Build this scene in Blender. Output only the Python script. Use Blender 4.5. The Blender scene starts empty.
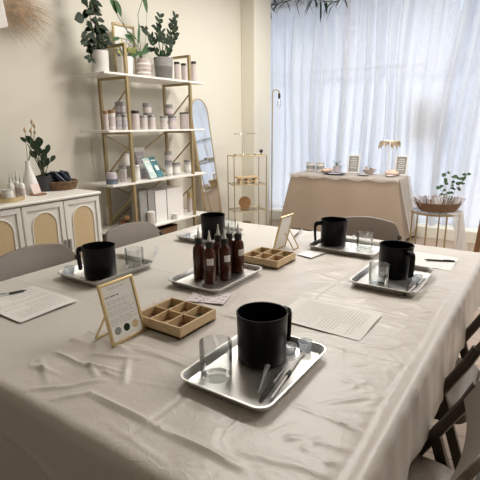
import bpy, bmesh, math, random
from mathutils import Vector, Matrix
random.seed(7)
PI = math.pi
SC = bpy.context.scene
COL = SC.collection

# ------------------------------------------------------------------ camera
FPX, PITCH, ROLL, YAW, EYE = 447.3, math.radians(14.27), math.radians(-0.613), math.radians(34.256), 1.36
Fw = Vector((-math.sin(YAW)*math.cos(PITCH), math.cos(YAW)*math.cos(PITCH), -math.sin(PITCH)))
Rt = Vector((math.cos(YAW), math.sin(YAW), 0)); Up = Rt.cross(Fw)
Rt, Up = Rt*math.cos(ROLL)+Up*math.sin(ROLL), -Rt*math.sin(ROLL)+Up*math.cos(ROLL)
EYEP = Vector((0, 0, EYE))
def ray(x, y): return Fw + Rt*(x-240)/FPX + Up*(240-y)/FPX
def atz(x, y, z): d = ray(x, y); return EYEP + d*((z-EYE)/d.z)
def aty(x, y, v): d = ray(x, y); return EYEP + d*(v/d.y)
def atx(x, y, v): d = ray(x, y); return EYEP + d*(v/d.x)
def depth(p): return (Vector(p)-EYEP).dot(Fw)
cam = bpy.data.cameras.new('camera'); co = bpy.data.objects.new('camera', cam); COL.objects.link(co)
cam.sensor_width = 36; cam.lens = 36*FPX/480; cam.clip_end = 200; cam.clip_start = .02
co.matrix_world = Matrix((( Rt.x, Up.x, -Fw.x, 0), (Rt.y, Up.y, -Fw.y, 0), (Rt.z, Up.z, -Fw.z, EYE), (0, 0, 0, 1)))
SC.camera = co

# ------------------------------------------------------------------ materials
def mat(name, col, rough=.6, metal=0, noise=0, nscale=20, bump=0, bscale=60, spec=.5, trans=0, coat=0, alpha=1, sheen=0, stretch=None, sss=0):
    m = bpy.data.materials.new(name); m.use_nodes = True
    nt = m.node_tree; b = nt.nodes['Principled BSDF']
    b.inputs['Base Color'].default_value = (*col, 1); b.inputs['Roughness'].default_value = rough
    b.inputs['Metallic'].default_value = metal; b.inputs['Specular IOR Level'].default_value = spec
    b.inputs['Transmission Weight'].default_value = trans; b.inputs['Coat Weight'].default_value = coat
    b.inputs['Alpha'].default_value = alpha; b.inputs['Sheen Weight'].default_value = sheen
    tc = nt.nodes.new('ShaderNodeTexCoord'); mp = nt.nodes.new('ShaderNodeMapping')
    nt.links.new(tc.outputs['Object'], mp.inputs['Vector'])
    if stretch: mp.inputs['Scale'].default_value = stretch
    if noise:
        n = nt.nodes.new('ShaderNodeTexNoise'); n.inputs['Scale'].default_value = nscale; n.inputs['Detail'].default_value = 4
        nt.links.new(mp.outputs[0], n.inputs['Vector'])
        r = nt.nodes.new('ShaderNodeValToRGB')
        r.color_ramp.elements[0].position = .3; r.color_ramp.elements[1].position = .7
        r.color_ramp.elements[0].color = (*[c*(1-noise) for c in col], 1)
        r.color_ramp.elements[1].color = (*[min(1, c*(1+noise)) for c in col], 1)
        nt.links.new(n.outputs['Fac'], r.inputs[0]); nt.links.new(r.outputs[0], b.inputs['Base Color'])
    if bump:
        n = nt.nodes.new('ShaderNodeTexNoise'); n.inputs['Scale'].default_value = bscale; n.inputs['Detail'].default_value = 5
        nt.links.new(mp.outputs[0], n.inputs['Vector'])
        bp = nt.nodes.new('ShaderNodeBump'); bp.inputs['Strength'].default_value = bump; bp.inputs['Distance'].default_value = .005
        nt.links.new(n.outputs['Fac'], bp.inputs['Height']); nt.links.new(bp.outputs[0], b.inputs['Normal'])
    return m
def thin_glass(name, tint=(1, 1, 1), refl=.08, rough=.02):
    m = bpy.data.materials.new(name); m.use_nodes = True; nt = m.node_tree; nt.nodes.clear()
    o = nt.nodes.new('ShaderNodeOutputMaterial'); mx = nt.nodes.new('ShaderNodeMixShader')
    t = nt.nodes.new('ShaderNodeBsdfTransparent'); t.inputs[0].default_value = (*tint, 1)
    g = nt.nodes.new('ShaderNodeBsdfGlossy'); g.inputs['Roughness'].default_value = rough
    l = nt.nodes.new('ShaderNodeLayerWeight'); l.inputs[0].default_value = .2
    ad = nt.nodes.new('ShaderNodeMath'); ad.operation = 'MULTIPLY_ADD'; ad.inputs[1].default_value = .65; ad.inputs[2].default_value = refl
    nt.links.new(l.outputs['Fresnel'], ad.inputs[0]); nt.links.new(ad.outputs[0], mx.inputs[0])
    nt.links.new(t.outputs[0], mx.inputs[1]); nt.links.new(g.outputs[0], mx.inputs[2]); nt.links.new(mx.outputs[0], o.inputs[0])
    return m
def sheer(name, col, transp, transl):
    """woven sheer: part open weave, part translucent thread, part diffuse thread"""
    m = bpy.data.materials.new(name); m.use_nodes = True; nt = m.node_tree; nt.nodes.clear()
    o = nt.nodes.new('ShaderNodeOutputMaterial')
    t = nt.nodes.new('ShaderNodeBsdfTransparent'); d = nt.nodes.new('ShaderNodeBsdfDiffuse'); d.inputs[0].default_value = (*col, 1)
    tl = nt.nodes.new('ShaderNodeBsdfTranslucent'); tl.inputs[0].default_value = (*col, 1)
    m1 = nt.nodes.new('ShaderNodeMixShader'); m1.inputs[0].default_value = transl
    m2 = nt.nodes.new('ShaderNodeMixShader')
    tc = nt.nodes.new('ShaderNodeTexCoord'); mp = nt.nodes.new('ShaderNodeMapping'); mp.inputs['Scale'].default_value = (220, 220, 60)
    n = nt.nodes.new('ShaderNodeTexNoise'); n.inputs['Scale'].default_value = 1.0; n.inputs['Detail'].default_value = 3
    mr = nt.nodes.new('ShaderNodeMapRange'); mr.inputs['From Min'].default_value = .3; mr.inputs['From Max'].default_value = .7
    mr.inputs['To Min'].default_value = max(0, transp-.08); mr.inputs['To Max'].default_value = transp+.08
    nt.links.new(tc.outputs['Object'], mp.inputs[0]); nt.links.new(mp.outputs[0], n.inputs['Vector']); nt.links.new(n.outputs['Fac'], mr.inputs[0])
    nt.links.new(mr.outputs[0], m2.inputs[0])
    nt.links.new(d.outputs[0], m1.inputs[1]); nt.links.new(tl.outputs[0], m1.inputs[2])
    nt.links.new(m1.outputs[0], m2.inputs[1]); nt.links.new(t.outputs[0], m2.inputs[2]); nt.links.new(m2.outputs[0], o.inputs[0])
    return m
def cane_mat():
    m = mat('cane_weave', (.62, .47, .27), .7)
    nt = m.node_tree; b = nt.nodes['Principled BSDF']
    tc = nt.nodes.new('ShaderNodeTexCoord'); br = nt.nodes.new('ShaderNodeTexChecker'); br.inputs['Scale'].default_value = 150
    br.inputs[1].default_value = (.72, .57, .35, 1); br.inputs[2].default_value = (.5, .37, .2, 1)
    nt.links.new(tc.outputs['Object'], br.inputs['Vector']); nt.links.new(br.outputs[0], b.inputs['Base Color'])
    return m
def floor_mat():
    m = mat('plank_floor', (.3, .2, .15), .35)
    nt = m.node_tree; b = nt.nodes['Principled BSDF']
    tc = nt.nodes.new('ShaderNodeTexCoord'); br = nt.nodes.new('ShaderNodeTexBrick'); br.inputs['Scale'].default_value = 1
    br.inputs['Brick Width'].default_value = 1.2; br.inputs['Row Height'].default_value = .18; br.inputs['Mortar Size'].default_value = .003
    br.inputs['Color1'].default_value = (.42, .32, .25, 1); br.inputs['Color2'].default_value = (.37, .28, .215, 1); br.inputs['Mortar'].default_value = (.14, .09, .07, 1)
    nt.links.new(tc.outputs['Object'], br.inputs['Vector'])
    n = nt.nodes.new('ShaderNodeTexNoise'); mp = nt.nodes.new('ShaderNodeMapping'); mp.inputs['Scale'].default_value = (2, 30, 1)
    nt.links.new(tc.outputs['Object'], mp.inputs[0]); nt.links.new(mp.outputs[0], n.inputs['Vector']); n.inputs['Scale'].default_value = 2
    mx = nt.nodes.new('ShaderNodeMixRGB'); mx.blend_type = 'MULTIPLY'; mx.inputs[0].default_value = .35
    nt.links.new(br.outputs[0], mx.inputs[1]); nt.links.new(n.outputs['Color'], mx.inputs[2]); nt.links.new(mx.outputs[0], b.inputs['Base Color'])
    return m
M = dict(
 wall=mat('cream_paint', (.72, .695, .61), .7, bump=.06, bscale=30),
 trim=mat('white_trim', (.82, .79, .72), .5),
 ceil=mat('ceiling_paint', (.8, .78, .72), .8),
 floor=floor_mat(),
 cloth=mat('table_cloth_vinyl', (.59, .555, .515), .36, bump=.3, bscale=34, spec=.5),
 cloth2=mat('table_cloth_vinyl_pale', (.61, .585, .545), .40, bump=.12, bscale=20, spec=.45),
 black=mat('black_enamel', (.004, .004, .005), .30, spec=.16, bump=.02, bscale=80),
 alu=mat('brushed_aluminium', (.60, .59, .57), .42, 1, noise=.05, nscale=6, bump=.05, bscale=40),
 glass=thin_glass('clear_glass', (.965, .98, .98), .09),
 plastic=sheer('frosted_plastic', (.72, .78, .84), .55, .5),
 amber=mat('amber_plastic', (.055, .010, .003), .2, spec=.4, coat=.1),
 cap=mat('black_cap', (.01, .01, .01), .35),
 clear=mat('milky_tip', (.62, .62, .60), .25, spec=.6),
 white=mat('white_gloss', (.8, .79, .77), .35),
 paper=mat('white_paper', (.80, .785, .755), .8),
 ink=mat('printed_ink', (.44, .42, .41), .8),
 darkink=mat('black_ink', (.04, .04, .04), .8),
 wood=mat('light_wood', (.60, .44, .26), .5, noise=.15, nscale=8, stretch=(3, 30, 30)),
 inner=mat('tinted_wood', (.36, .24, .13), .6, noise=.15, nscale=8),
 gold=mat('brushed_gold', (.66, .52, .30), .38, 1),
 shelfgold=mat('gold_frame_paint', (.40, .31, .17), .42, .6),
 bronze=mat('bronze_tube', (.055, .043, .033), .4, .4),
 vinyl=mat('taupe_vinyl', (.155, .125, .10), .42, bump=.12, bscale=150),
 cab=mat('white_cabinet_paint', (.80, .78, .73), .42),
 cane=cane_mat(),
 board=mat('white_marble_board', (.82, .80, .76), .3, noise=.06, nscale=5),
 leaf=mat('dark_green_leaf', (.012, .026, .011), .55, spec=.25, noise=.4, nscale=30),
 leaf2=mat('fresh_green_leaf', (.035, .09, .028), .5, spec=.3, noise=.3, nscale=25),
 leaf3=mat('yellow_green_leaf', (.36, .38, .10), .5, noise=.3, nscale=25),
 stem=mat('brown_green_stem', (.09, .10, .04), .6),
 soil=mat('dark_soil', (.03, .022, .015), .9, bump=.4, bscale=80),
 potw=mat('white_ceramic', (.74, .72, .70), .4),
 potg=mat('grey_ceramic', (.30, .30, .29), .6, noise=.15),
 potd=mat('charcoal_ceramic', (.035, .037, .042), .5),
 pampas=mat('dried_pampas', (.74, .60, .46), .9, noise=.3),
 wicker=mat('wicker', (.20, .115, .06), .7, noise=.4, nscale=60, bump=.6, bscale=120),
 pink=mat('blush_label', (.56, .49, .48), .5),
 lilac=mat('lilac_wrap', (.50, .46, .50), .5, noise=.2, nscale=40),
 tin=mat('brushed_tin', (.62, .60, .60), .45, .4),
 greytin=mat('pewter_lid', (.30, .285, .29), .45, .4),
 teal=mat('teal_print', (.06, .20, .24), .4, noise=.5, nscale=15),
 seafoam=mat('pale_green_print', (.50, .62, .60), .45, noise=.15, nscale=15),
 linen=mat('beige_linen', (.36, .285, .22), .85, bump=.3, bscale=200, noise=.06, nscale=3),
 gauze=sheer('white_gauze', (.82, .80, .78), .35, .5),
 sheer=sheer('curtain_sheer', (.74, .76, .80), .10, .55),
 mirror=mat('mirror_silver', (.93, .95, .95), .02, 1),
 wire=mat('pale_cable', (.70, .64, .52), .6),
 navy=mat('dark_blue_foil', (.03, .04, .06), .35, noise=.5, nscale=30),
 slate=mat('slate_blue_foil', (.13, .16, .21), .35, noise=.4, nscale=30),
 herb=mat('dried_herbs', (.10, .12, .05), .9, noise=.6, nscale=90, bump=.8, bscale=150),
 petal=mat('dried_petals', (.18, .07, .05), .9, noise=.6, nscale=90, bump=.8, bscale=150),
 chip=mat('wood_chips', (.33, .23, .11), .9, noise=.6, nscale=90, bump=.8, bscale=150),
 brownwood=mat('honey_wood', (.30, .155, .065), .45, noise=.2, nscale=10),
 concrete=mat('pavement', (.42, .43, .45), .9, noise=.1, nscale=3),
 facade=mat('facade_paint', (.42, .46, .52), .9), facadewin=mat('facade_glass', (.25, .29, .34), .5),
)
# floral card
def floral_mat():
    m = mat('floral_print', (.6, .55, .6), .6); nt = m.node_tree; b = nt.nodes['Principled BSDF']
    v = nt.nodes.new('ShaderNodeTexVoronoi'); v.inputs['Scale'].default_value = 55
    tc = nt.nodes.new('ShaderNodeTexCoord'); r = nt.nodes.new('ShaderNodeValToRGB')
    e = r.color_ramp.elements; e[0].color = (.16, .12, .22, 1); e[0].position = .1; e[1].color = (.66, .61, .62, 1); e[1].position = .42
    nt.links.new(tc.outputs['Object'], v.inputs['Vector']); nt.links.new(v.outputs['Distance'], r.inputs[0]); nt.links.new(r.outputs[0], b.inputs['Base Color'])
    return m
M['floral'] = floral_mat()
def crumple(m, strength, dist):
    """sharp little creases of folded vinyl: distance to the edges of warped cells, stronger in some patches"""
    nt = m.node_tree; b = nt.nodes['Principled BSDF']; old = b.inputs['Normal'].links[0].from_node
    tc = nt.nodes.new('ShaderNodeTexCoord'); n = nt.nodes.new('ShaderNodeTexNoise'); n.inputs['Scale'].default_value = 6
    nt.links.new(tc.outputs['Object'], n.inputs['Vector'])
    mx = nt.nodes.new('ShaderNodeMixRGB'); mx.inputs[0].default_value = .12
    nt.links.new(tc.outputs['Object'], mx.inputs[1]); nt.links.new(n.outputs['Color'], mx.inputs[2])
    tot = None
    for sc, w in ((7, 1.0), (17, .55)):
        v = nt.nodes.new('ShaderNodeTexVoronoi'); v.feature = 'DISTANCE_TO_EDGE'; v.inputs['Scale'].default_value = sc
        nt.links.new(mx.outputs[0], v.inputs['Vector'])
        r = nt.nodes.new('ShaderNodeMapRange'); r.inputs['From Max'].default_value = .05; r.inputs['To Min'].default_value = w; r.inputs['To Max'].default_value = 0
        nt.links.new(v.outputs['Distance'], r.inputs[0])
        k = nt.nodes.new('ShaderNodeTexNoise'); k.inputs['Scale'].default_value = sc*.45; nt.links.new(tc.outputs['Object'], k.inputs['Vector'])
        kr = nt.nodes.new('ShaderNodeMapRange'); kr.inputs['From Min'].default_value = .45; kr.inputs['From Max'].default_value = .65; nt.links.new(k.outputs['Fac'], kr.inputs[0])
        mu = nt.nodes.new('ShaderNodeMath'); mu.operation = 'MULTIPLY'; nt.links.new(r.outputs[0], mu.inputs[0]); nt.links.new(kr.outputs[0], mu.inputs[1])
        if tot is None: tot = mu
        else:
            ad = nt.nodes.new('ShaderNodeMath'); nt.links.new(tot.outputs[0], ad.inputs[0]); nt.links.new(mu.outputs[0], ad.inputs[1]); tot = ad
    bp = nt.nodes.new('ShaderNodeBump'); bp.inputs['Strength'].default_value = strength; bp.inputs['Distance'].default_value = dist
    nt.links.new(tot.outputs[0], bp.inputs['Height']); nt.links.new(old.outputs[0], bp.inputs['Normal']); nt.links.new(bp.outputs[0], b.inputs['Normal'])
crumple(M['cloth'], .20, .0025); crumple(M['cloth2'], .10, .002)

# ------------------------------------------------------------------ mesh builder
class MB:
    def __init__(s): s.v = []; s.f = []; s.T = Matrix.Identity(4)
    def set(s, loc=(0, 0, 0), rz=0, rx=0, ry=0):
        s.T = Matrix.Translation(loc) @ Matrix.Rotation(rz, 4, 'Z') @ Matrix.Rotation(ry, 4, 'Y') @ Matrix.Rotation(rx, 4, 'X'); return s
    def add(s, vs, fs):
        n = len(s.v); s.v += [tuple(s.T @ Vector(p)) for p in vs]; s.f += [[i+n for i in f] for f in fs]; return s
    def box(s, c, d):
        x, y, z = c; a, b, e = d[0]/2, d[1]/2, d[2]/2
        vs = [(x+i*a, y+j*b, z+k*e) for k in (-1, 1) for j in (-1, 1) for i in (-1, 1)]
        return s.add(vs, [(0, 2, 3, 1), (4, 5, 7, 6), (0, 1, 5, 4), (2, 6, 7, 3), (0, 4, 6, 2), (1, 3, 7, 5)])
    def lathe(s, prof, c=(0, 0, 0), seg=32, sx=1, sy=1):
        vs = []; fs = []; n = len(prof)
        for i in range(seg):
            a = 2*PI*i/seg
            for r, z in prof: vs.append((c[0]+r*math.cos(a)*sx, c[1]+r*math.sin(a)*sy, c[2]+z))
        for i in range(seg):
            j = (i+1) % seg
            for k in range(n-1): fs.append((i*n+k, j*n+k, j*n+k+1, i*n+k+1))
        if prof[0][0] > 1e-6 and False: pass
        return s.add(vs, fs)
    def cyl(s, r, z0, z1, c=(0, 0), seg=24, r2=None):
        r2 = r if r2 is None else r2
        return s.lathe([(0, z0), (r, z0), (r2, z1), (0, z1)], (c[0], c[1], 0), seg)
    def tube(s, pts, r, seg=8, flat=1.0):
        pts = [Vector(p) for p in pts]; rs = r if isinstance(r, (list, tuple)) else [r]*len(pts)
        vs = []; fs = []; n = len(pts); prev = None
        for i, p in enumerate(pts):
            t = (pts[min(i+1, n-1)]-pts[max(i-1, 0)]); t = t.normalized() if t.length > 0 else Vector((0, 0, 1))
            if prev is None:
                a = Vector((0, 0, 1)) if abs(t.z) < .9 else Vector((0, 1, 0)); prev = t.cross(a).normalized()
            u = (prev - t*prev.dot(t)).normalized(); w = t.cross(u); prev = u
            for k in range(seg):
                a = 2*PI*k/seg; vs.append(tuple(p+u*math.cos(a)*rs[i]+w*math.sin(a)*rs[i]*flat))
        for i in range(n-1):
            for k in range(seg):
                j = (k+1) % seg; fs.append((i*seg+k, i*seg+j, (i+1)*seg+j, (i+1)*seg+k))
        fs.append(tuple(reversed(range(seg)))); fs.append(tuple(range((n-1)*seg, n*seg)))
        return s.add(vs, fs)
    def bar(s, p, q, w, h, up=(0, 0, 1)):
        p = Vector(p); q = Vector(q); t = (q-p).normalized(); up = Vector(up)
        if abs(t.dot(up)) > .98: up = Vector((0, 1, 0))
        a = t.cross(up).normalized(); b = a.cross(t)
        vs = [tuple(e+a*i*w/2+b*j*h/2) for e in (p, q) for i, j in ((-1, -1), (1, -1), (1, 1), (-1, 1))]
        return s.add(vs, [(3, 2, 1, 0), (4, 5, 6, 7), (0, 1, 5, 4), (1, 2, 6, 5), (2, 3, 7, 6), (3, 0, 4, 7)])
    def prism(s, poly, z0, z1):
        n = len(poly); vs = [(x, y, z0) for x, y in poly]+[(x, y, z1) for x, y in poly]
        return s.add(vs, [tuple(reversed(range(n))), tuple(range(n, 2*n))]+[(i, (i+1) % n, (i+1) % n+n, i+n) for i in range(n)])
    def loops(s, ls, cap0=True, cap1=True):
        n = len(ls[0]); vs = [p for l in ls for p in l]; fs = []
        for i in range(len(ls)-1):
            for k in range(n): j = (k+1) % n; fs.append((i*n+k, i*n+j, (i+1)*n+j, (i+1)*n+k))
        if cap0: fs.append(tuple(reversed(range(n))))
        if cap1: fs.append(tuple(range((len(ls)-1)*n, len(ls)*n)))
        return s.add(vs, fs)
    def leaf(s, p, d, L, W, droop=.3, n=5, fold=.25, normal=(0, 0, 1)):
        p = Vector(p); d = Vector(d).normalized(); nn = Vector(normal)
        a = d.cross(nn)
        if a.length < .05: a = d.cross(Vector((1, 0, 0)))
        a.normalize(); u = a.cross(d)
        vs = []; fs = []
        for i in range(n+1):
            t = i/n; w = W/2*math.sin(PI*min(1, t*.96+.03))**.8
            c = p+d*L*t-Vector((0, 0, 1))*droop*L*t*t
            vs += [tuple(c-a*w+u*w*fold), tuple(c), tuple(c+a*w+u*w*fold)]
        for i in range(n):
            k = i*3; fs += [(k, k+1, k+4, k+3), (k+1, k+2, k+5, k+4)]
        return s.add(vs, fs)
    def build(s, name, m, parent=None, bevel=0, smooth=True, solid=0, seg=2):
        me = bpy.data.meshes.new(name); me.from_pydata(s.v, [], s.f); me.validate()
        bm = bmesh.new(); bm.from_mesh(me); bmesh.ops.remove_doubles(bm, verts=bm.verts, dist=1e-5)
        bmesh.ops.recalc_face_normals(bm, faces=bm.faces); bm.to_mesh(me); bm.free()
        me.materials.append(M[m] if isinstance(m, str) else m)
        if smooth:
            me.polygons.foreach_set('use_smooth', [True]*len(me.polygons)); me.set_sharp_from_angle(angle=math.radians(38))
        o = bpy.data.objects.new(name, me); COL.objects.link(o)
        if parent: o.parent = parent
        if solid: md = o.modifiers.new('s', 'SOLIDIFY'); md.thickness = solid; md.offset = 0
        if bevel: md = o.modifiers.new('b', 'BEVEL'); md.width = bevel; md.segments = seg; md.limit_method = 'ANGLE'
        return o
def tag(o, label=None, cat=None, group=None, kind=None):
    if label: o['label'] = label
    if cat: o['category'] = cat
    if group: o['group'] = group
    if kind: o['kind'] = kind
    return o
def thing(name, label, cat, loc=(0, 0, 0), rz=0, group=None):
    o = bpy.data.objects.new(name, None); COL.objects.link(o); o.location = loc; o.rotation_euler = (0, 0, rz)
    o.empty_display_size = .05
    return tag(o, label, cat, group)
def struct(o): o['kind'] = 'structure'; return o
def copy_tree(root, loc, rz, label, group=None):
    kids = {}
    for o in COL.objects: kids.setdefault(o.parent, []).append(o)
    def rec(o, par):
        c = o.copy(); COL.objects.link(c)
        if par: c.parent = par
        for ch in kids.get(o, []): rec(ch, c)
        return c
    r = rec(root, None); r.location = loc; r.rotation_euler = (0, 0, rz); r['label'] = label
    if group: r['group'] = group
    return r
def rrect(w, d, r, z, n=5):
    pts = []
    for cx, cy, a0 in ((w/2-r, d/2-r, 0), (-w/2+r, d/2-r, 90), (-w/2+r, -d/2+r, 180), (w/2-r, -d/2+r, 270)):
        for i in range(n+1):
            a = math.radians(a0+90*i/n); pts.append((cx+r*math.cos(a), cy+r*math.sin(a), z))
    return pts

# ------------------------------------------------------------------ room shell
WX, TZ = -3.36, .75
WY = 5.98
b = MB().box((-.2, 2.2, -.05), (7.4, 9.2, .1)); struct(b.build('floor', 'floor', smooth=False))
b = MB().box((-.2, 2.2, 3.15), (7.4, 9.2, .1)); struct(b.build('ceiling', 'ceil', smooth=False))
b = MB().box((WX-.05, 1.425, 1.55), (.1, 8.05, 3.1)).box((-3.65, 5.5, 1.55), (.5, .1, 3.1)); b.box((-3.85, 5.8, 1.55), (.1, .7, 3.1))
struct(b.build('wall_left', 'wall', smooth=False))
b = MB().box(((WX-3.16)/2, 5.2, 1.55), (3.36-3.16, .4, 3.1)); struct(b.build('trim_1', 'wall', smooth=False, bevel=.01))
b = MB().box((3.45, 2.2, 1.55), (.1, 9.2, 3.1)); struct(b.build('wall_right', 'wall', smooth=False))
b = MB().box((0, -2.35, 1.55), (7, .1, 3.1)); struct(b.build('wall_back', 'wall', smooth=False))
# window wall: low plinth and header, with one wide shop window between them
b = MB().box((-.2, WY+.05, .04), (7.4, .12, .12)).box((-.2, WY+.05, 3.06), (7.4, .12, .12)).box((3.0, WY+.05, 1.5), (1.0, .12, 3.0))
struct(b.build('wall_window', 'wall', smooth=False))
b = MB().box((-.2, 5.84, .07), (7.2, .26, .14)); struct(b.build('trim_2', 'wall', smooth=False, bevel=.006))
wn = struct(MB().box((-3.76, WY+.06, 1.5), (.06, .08, 2.8)).box((2.5, WY+.06, 1.5), (.06, .08, 2.8)).box((-.6, WY+.06, 2.07), (6.3, .04, .03))
     .box((-.6, WY+.06, .13), (6.3, .08, .06)).box((-.6, WY+.06, 2.98), (6.3, .08, .05)).build('window_1', 'greytin', smooth=False))
MB().box((-.6, WY+.08, 1.5), (6.2, .006, 2.8)).build('window_pane', thin_glass('window_glass', (.97, .98, 1), .03), wn, smooth=False)
b = MB().box((WX+.008, 1.3, .05), (.016, 7.3, .1)); struct(b.build('baseboard_left', 'trim', smooth=False))

# outside: pavement and a building across the street
struct(MB().box((0, 16, -.25), (60, 19.5, .1)).build('ground', 'concrete', smooth=False))
bd = thing('building', 'grey building across the street seen dimly through the sheer curtain', 'building', (0, 19, -.2))
MB().box((-6, 2, 4.5), (60, 4, 9.0)).build('wall', 'facade', bd, smooth=False)
for i in range(11): MB().box((-26+i*4.0, -.02, 1.9), (2.4, .08, 2.2)).build('window', 'facadewin', bd, smooth=False)

# ------------------------------------------------------------------ curtains
def curtain(x0, x1, seed, label, lean=0.0, slit=0.0):
    rnd = random.Random(seed); nx = int((x1-x0)/.012); nz = 44
    ph = [rnd.uniform(0, 6.28) for _ in range(6)]
    def yy(u, z):
        t = (z-.15)/2.89
        a = .060*math.sin(u*2*PI/.150+ph[0]+1.6*math.sin(u*3+ph[3]))*(.75+.5*math.sin(u*5.1+ph[5]))+.034*math.sin(u*2*PI/.37+ph[1]+.8*t)+.012*math.sin(u*2*PI/.066+ph[2])*t
        return a*(.75+.35*(1-t))+.01*math.sin(z*3+u*9)
    vs = []; fs = []
    for j in range(nz+1):
        z = .15+2.89*j/nz; t = j/nz
        for i in range(nx+1):
            u = x0+(x1-x0)*i/nx
            x = u+lean*(1-t)*(.6+.4*math.sin(u*2.3+ph[4]))+.02*math.sin(z*2.1+u*4)
            e = (u-x0)/(x1-x0)
            if slit: x += slit*max(0, t-.55)*2*max(0, 1-e*2.2)
            vs.append((x, 5.86+yy(u, z), z))
    for j in range(nz):
        for i in range(nx): k = j*(nx+1)+i; fs.append((k, k+1, k+nx+2, k+nx+1))
    o = MB().add(vs, fs).build('sheer_curtain', 'sheer'); tag(o, label, 'curtain', 'sheer curtain panels over the window')
curtain(-3.62, -2.28, 1, 'left sheer white curtain panel, behind the floor lamp and draped desk', -.03)
curtain(-2.34, -1.02, 2, 'middle sheer white curtain panel, behind the jewellery stand, between the other two panels', -.06)
curtain(-1.06, 2.3, 3, 'right sheer white curtain panel, behind the little round table', -.10, .09)
tag(MB().tube([(-3.7, 5.86, 3.06), (2.4, 5.86, 3.06)], .014, 10).build('curtain_rod', 'shelfgold'), 'thin metal rod the sheer white curtains hang from', 'curtain rod')
sg = aty(425, 121, 6.02)
tag(MB().box((sg.x, 6.035, sg.z), (.32, .006, .50)).build('window_notice', 'potg', smooth=False), 'rectangular notice stuck on the window glass, a dark shape behind the right curtain', 'notice')

# garland of leaves hanging at the rod
gr = thing('leaf_garland', 'trailing dark green leaf garland hung over the top left of the curtain', 'garland', (0, 0, 0))
gp = [aty(x, y, 5.68) for x, y in ((262, 18), (266, 8), (275, 4), (288, 1), (300, -4), (312, -3), (322, 1), (334, 2), (345, -2))]
MB().tube(gp, .006, 6).build('stem', 'stem', gr)
g = MB(); rnd = random.Random(4)
for i in range(len(gp)-1):
    for k in range(9):
        p = gp[i].lerp(gp[i+1], rnd.random())
        g.leaf(p, (rnd.uniform(-1, 1), rnd.uniform(-.5, .2), rnd.uniform(-1, .5)), rnd.uniform(.09, .2), .022, .4)
for k in range(16):
    g.leaf(gp[0].lerp(gp[1], rnd.random()), (rnd.uniform(-.8, .8), -.2, rnd.uniform(-1, .3)), rnd.uniform(.08, .15), .025, .4)
g.build('foliage', 'leaf', gr)

# ------------------------------------------------------------------ tables and cloths
def folding_table(x0, x1, label):
    t = thing('folding_table', label, 'table', ((x0+x1)/2, 1.43, 0), 0, 'folding tables under the cloths')
    MB().box((0, 0, .725), (x1-x0-.01, 1.86, .035)).build('tabletop', 'white', t, bevel=.01)
    for y in (-.65, .65):
        for x in (-.25, .25): MB().tube([(x, y, 0), (x, y, .708)], .014, 10).build('leg', 'greytin', t)
        MB().tube([(-.25, y, .12), (.25, y, .12)], .01, 8).build('stretcher', 'greytin', t)
folding_table(-1.785, -1.0, 'folding table under the left tablecloth, the side nearer the white cabinet')
folding_table(-.995, -.222, 'folding table under the right tablecloth, the side nearer the row of chairs')

def seg_d(px, py, s):
    (ax, ay), (bx, by) = s; dx, dy = bx-ax, by-ay; t = ((px-ax)*dx+(py-ay)*dy)/(dx*dx+dy*dy)
    t = max(0, min(1, t)); return math.hypot(px-ax-t*dx, py-ay-t*dy), t
def wseg(a, b_): p = atz(*a, .75); q = atz(*b_, .75); return ((p.x, p.y), (q.x, q.y))
ridges = [(wseg(a, c), amp, w) for a, c, amp, w in [
  ((32, 366), (57, 375), 4, .007), ((32, 391), (70, 388), 4, .007), ((70, 388), (105, 381), 4, .006), ((55, 401), (90, 395), 4, .007), ((90, 395), (160, 430), 5, .008), ((160, 430), (240, 468), 4, .008),
  ((54, 353), (82, 365), 4, .007), ((82, 365), (122, 374), 4, .007), ((128, 360), (124, 384), 4, .008), ((90, 366), (96, 378), 4, .007), ((40, 360), (48, 384), 3, .007), ((100, 372), (118, 378), 3, .006), ((145, 352), (195, 370), 3, .008),
  ((92, 355), (140, 360), 3, .007), ((60, 300), (120, 322), 2, .008), ((105, 340), (128, 352), 3, .01), ((190, 300), (260, 330), 2, .009), ((240, 452), (330, 478), 1.3, .01),
  ((300, 270), (370, 290), 2, .008), ((290, 290), (350, 300), 2, .008), ((400, 295), (440, 300), 1.3, .008), ((380, 325), (430, 338), 1.3, .007), ((395, 340), (425, 362), 1.3, .008),
  ((300, 400), (365, 440), 1.3, .008), ((340, 380), (385, 400), 1.3, .008), ((290, 440), (340, 470), 1.3, .01), ((405, 300), (432, 285), 3, .009), ((350, 345), (400, 350), 1.3, .008),
  ((150, 300), (200, 330), 2, .01), ((40, 330), (90, 345), 3, .012), ((310, 440), (360, 455), 1.3, .01), ((330, 300), (372, 300), 2, .008), ((260, 262), (300, 272), 2, .01)]]
rnd = random.Random(11)
for i in range(80):   # short puckers along the right edge
    y = rnd.uniform(.5, 2.3); x = rnd.uniform(-.37, -.25); a = rnd.uniform(-.9, 1.2); L = rnd.uniform(.03, .10)
    ridges.append((((x, y), (x+L*math.cos(a), y+L*math.sin(a))), rnd.uniform(.7, 1.7), rnd.uniform(.004, .006)))
for i in range(70):
    y = rnd.uniform(.5, 2.35); x = rnd.uniform(-1.05, -.3); a = rnd.uniform(-.5, .6)+(PI/2 if i % 4 == 0 else 0); L = rnd.uniform(.06, .22)
    ridges.append((((x, y), (x+L*math.cos(a), y+L*math.sin(a))), rnd.uniform(.4, 1.1), rnd.uniform(.004, .006)))
foldY = [.80, 1.10, 1.40, 1.70, 2.0, 2.25]; foldX = [-.225, -.62]
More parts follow.
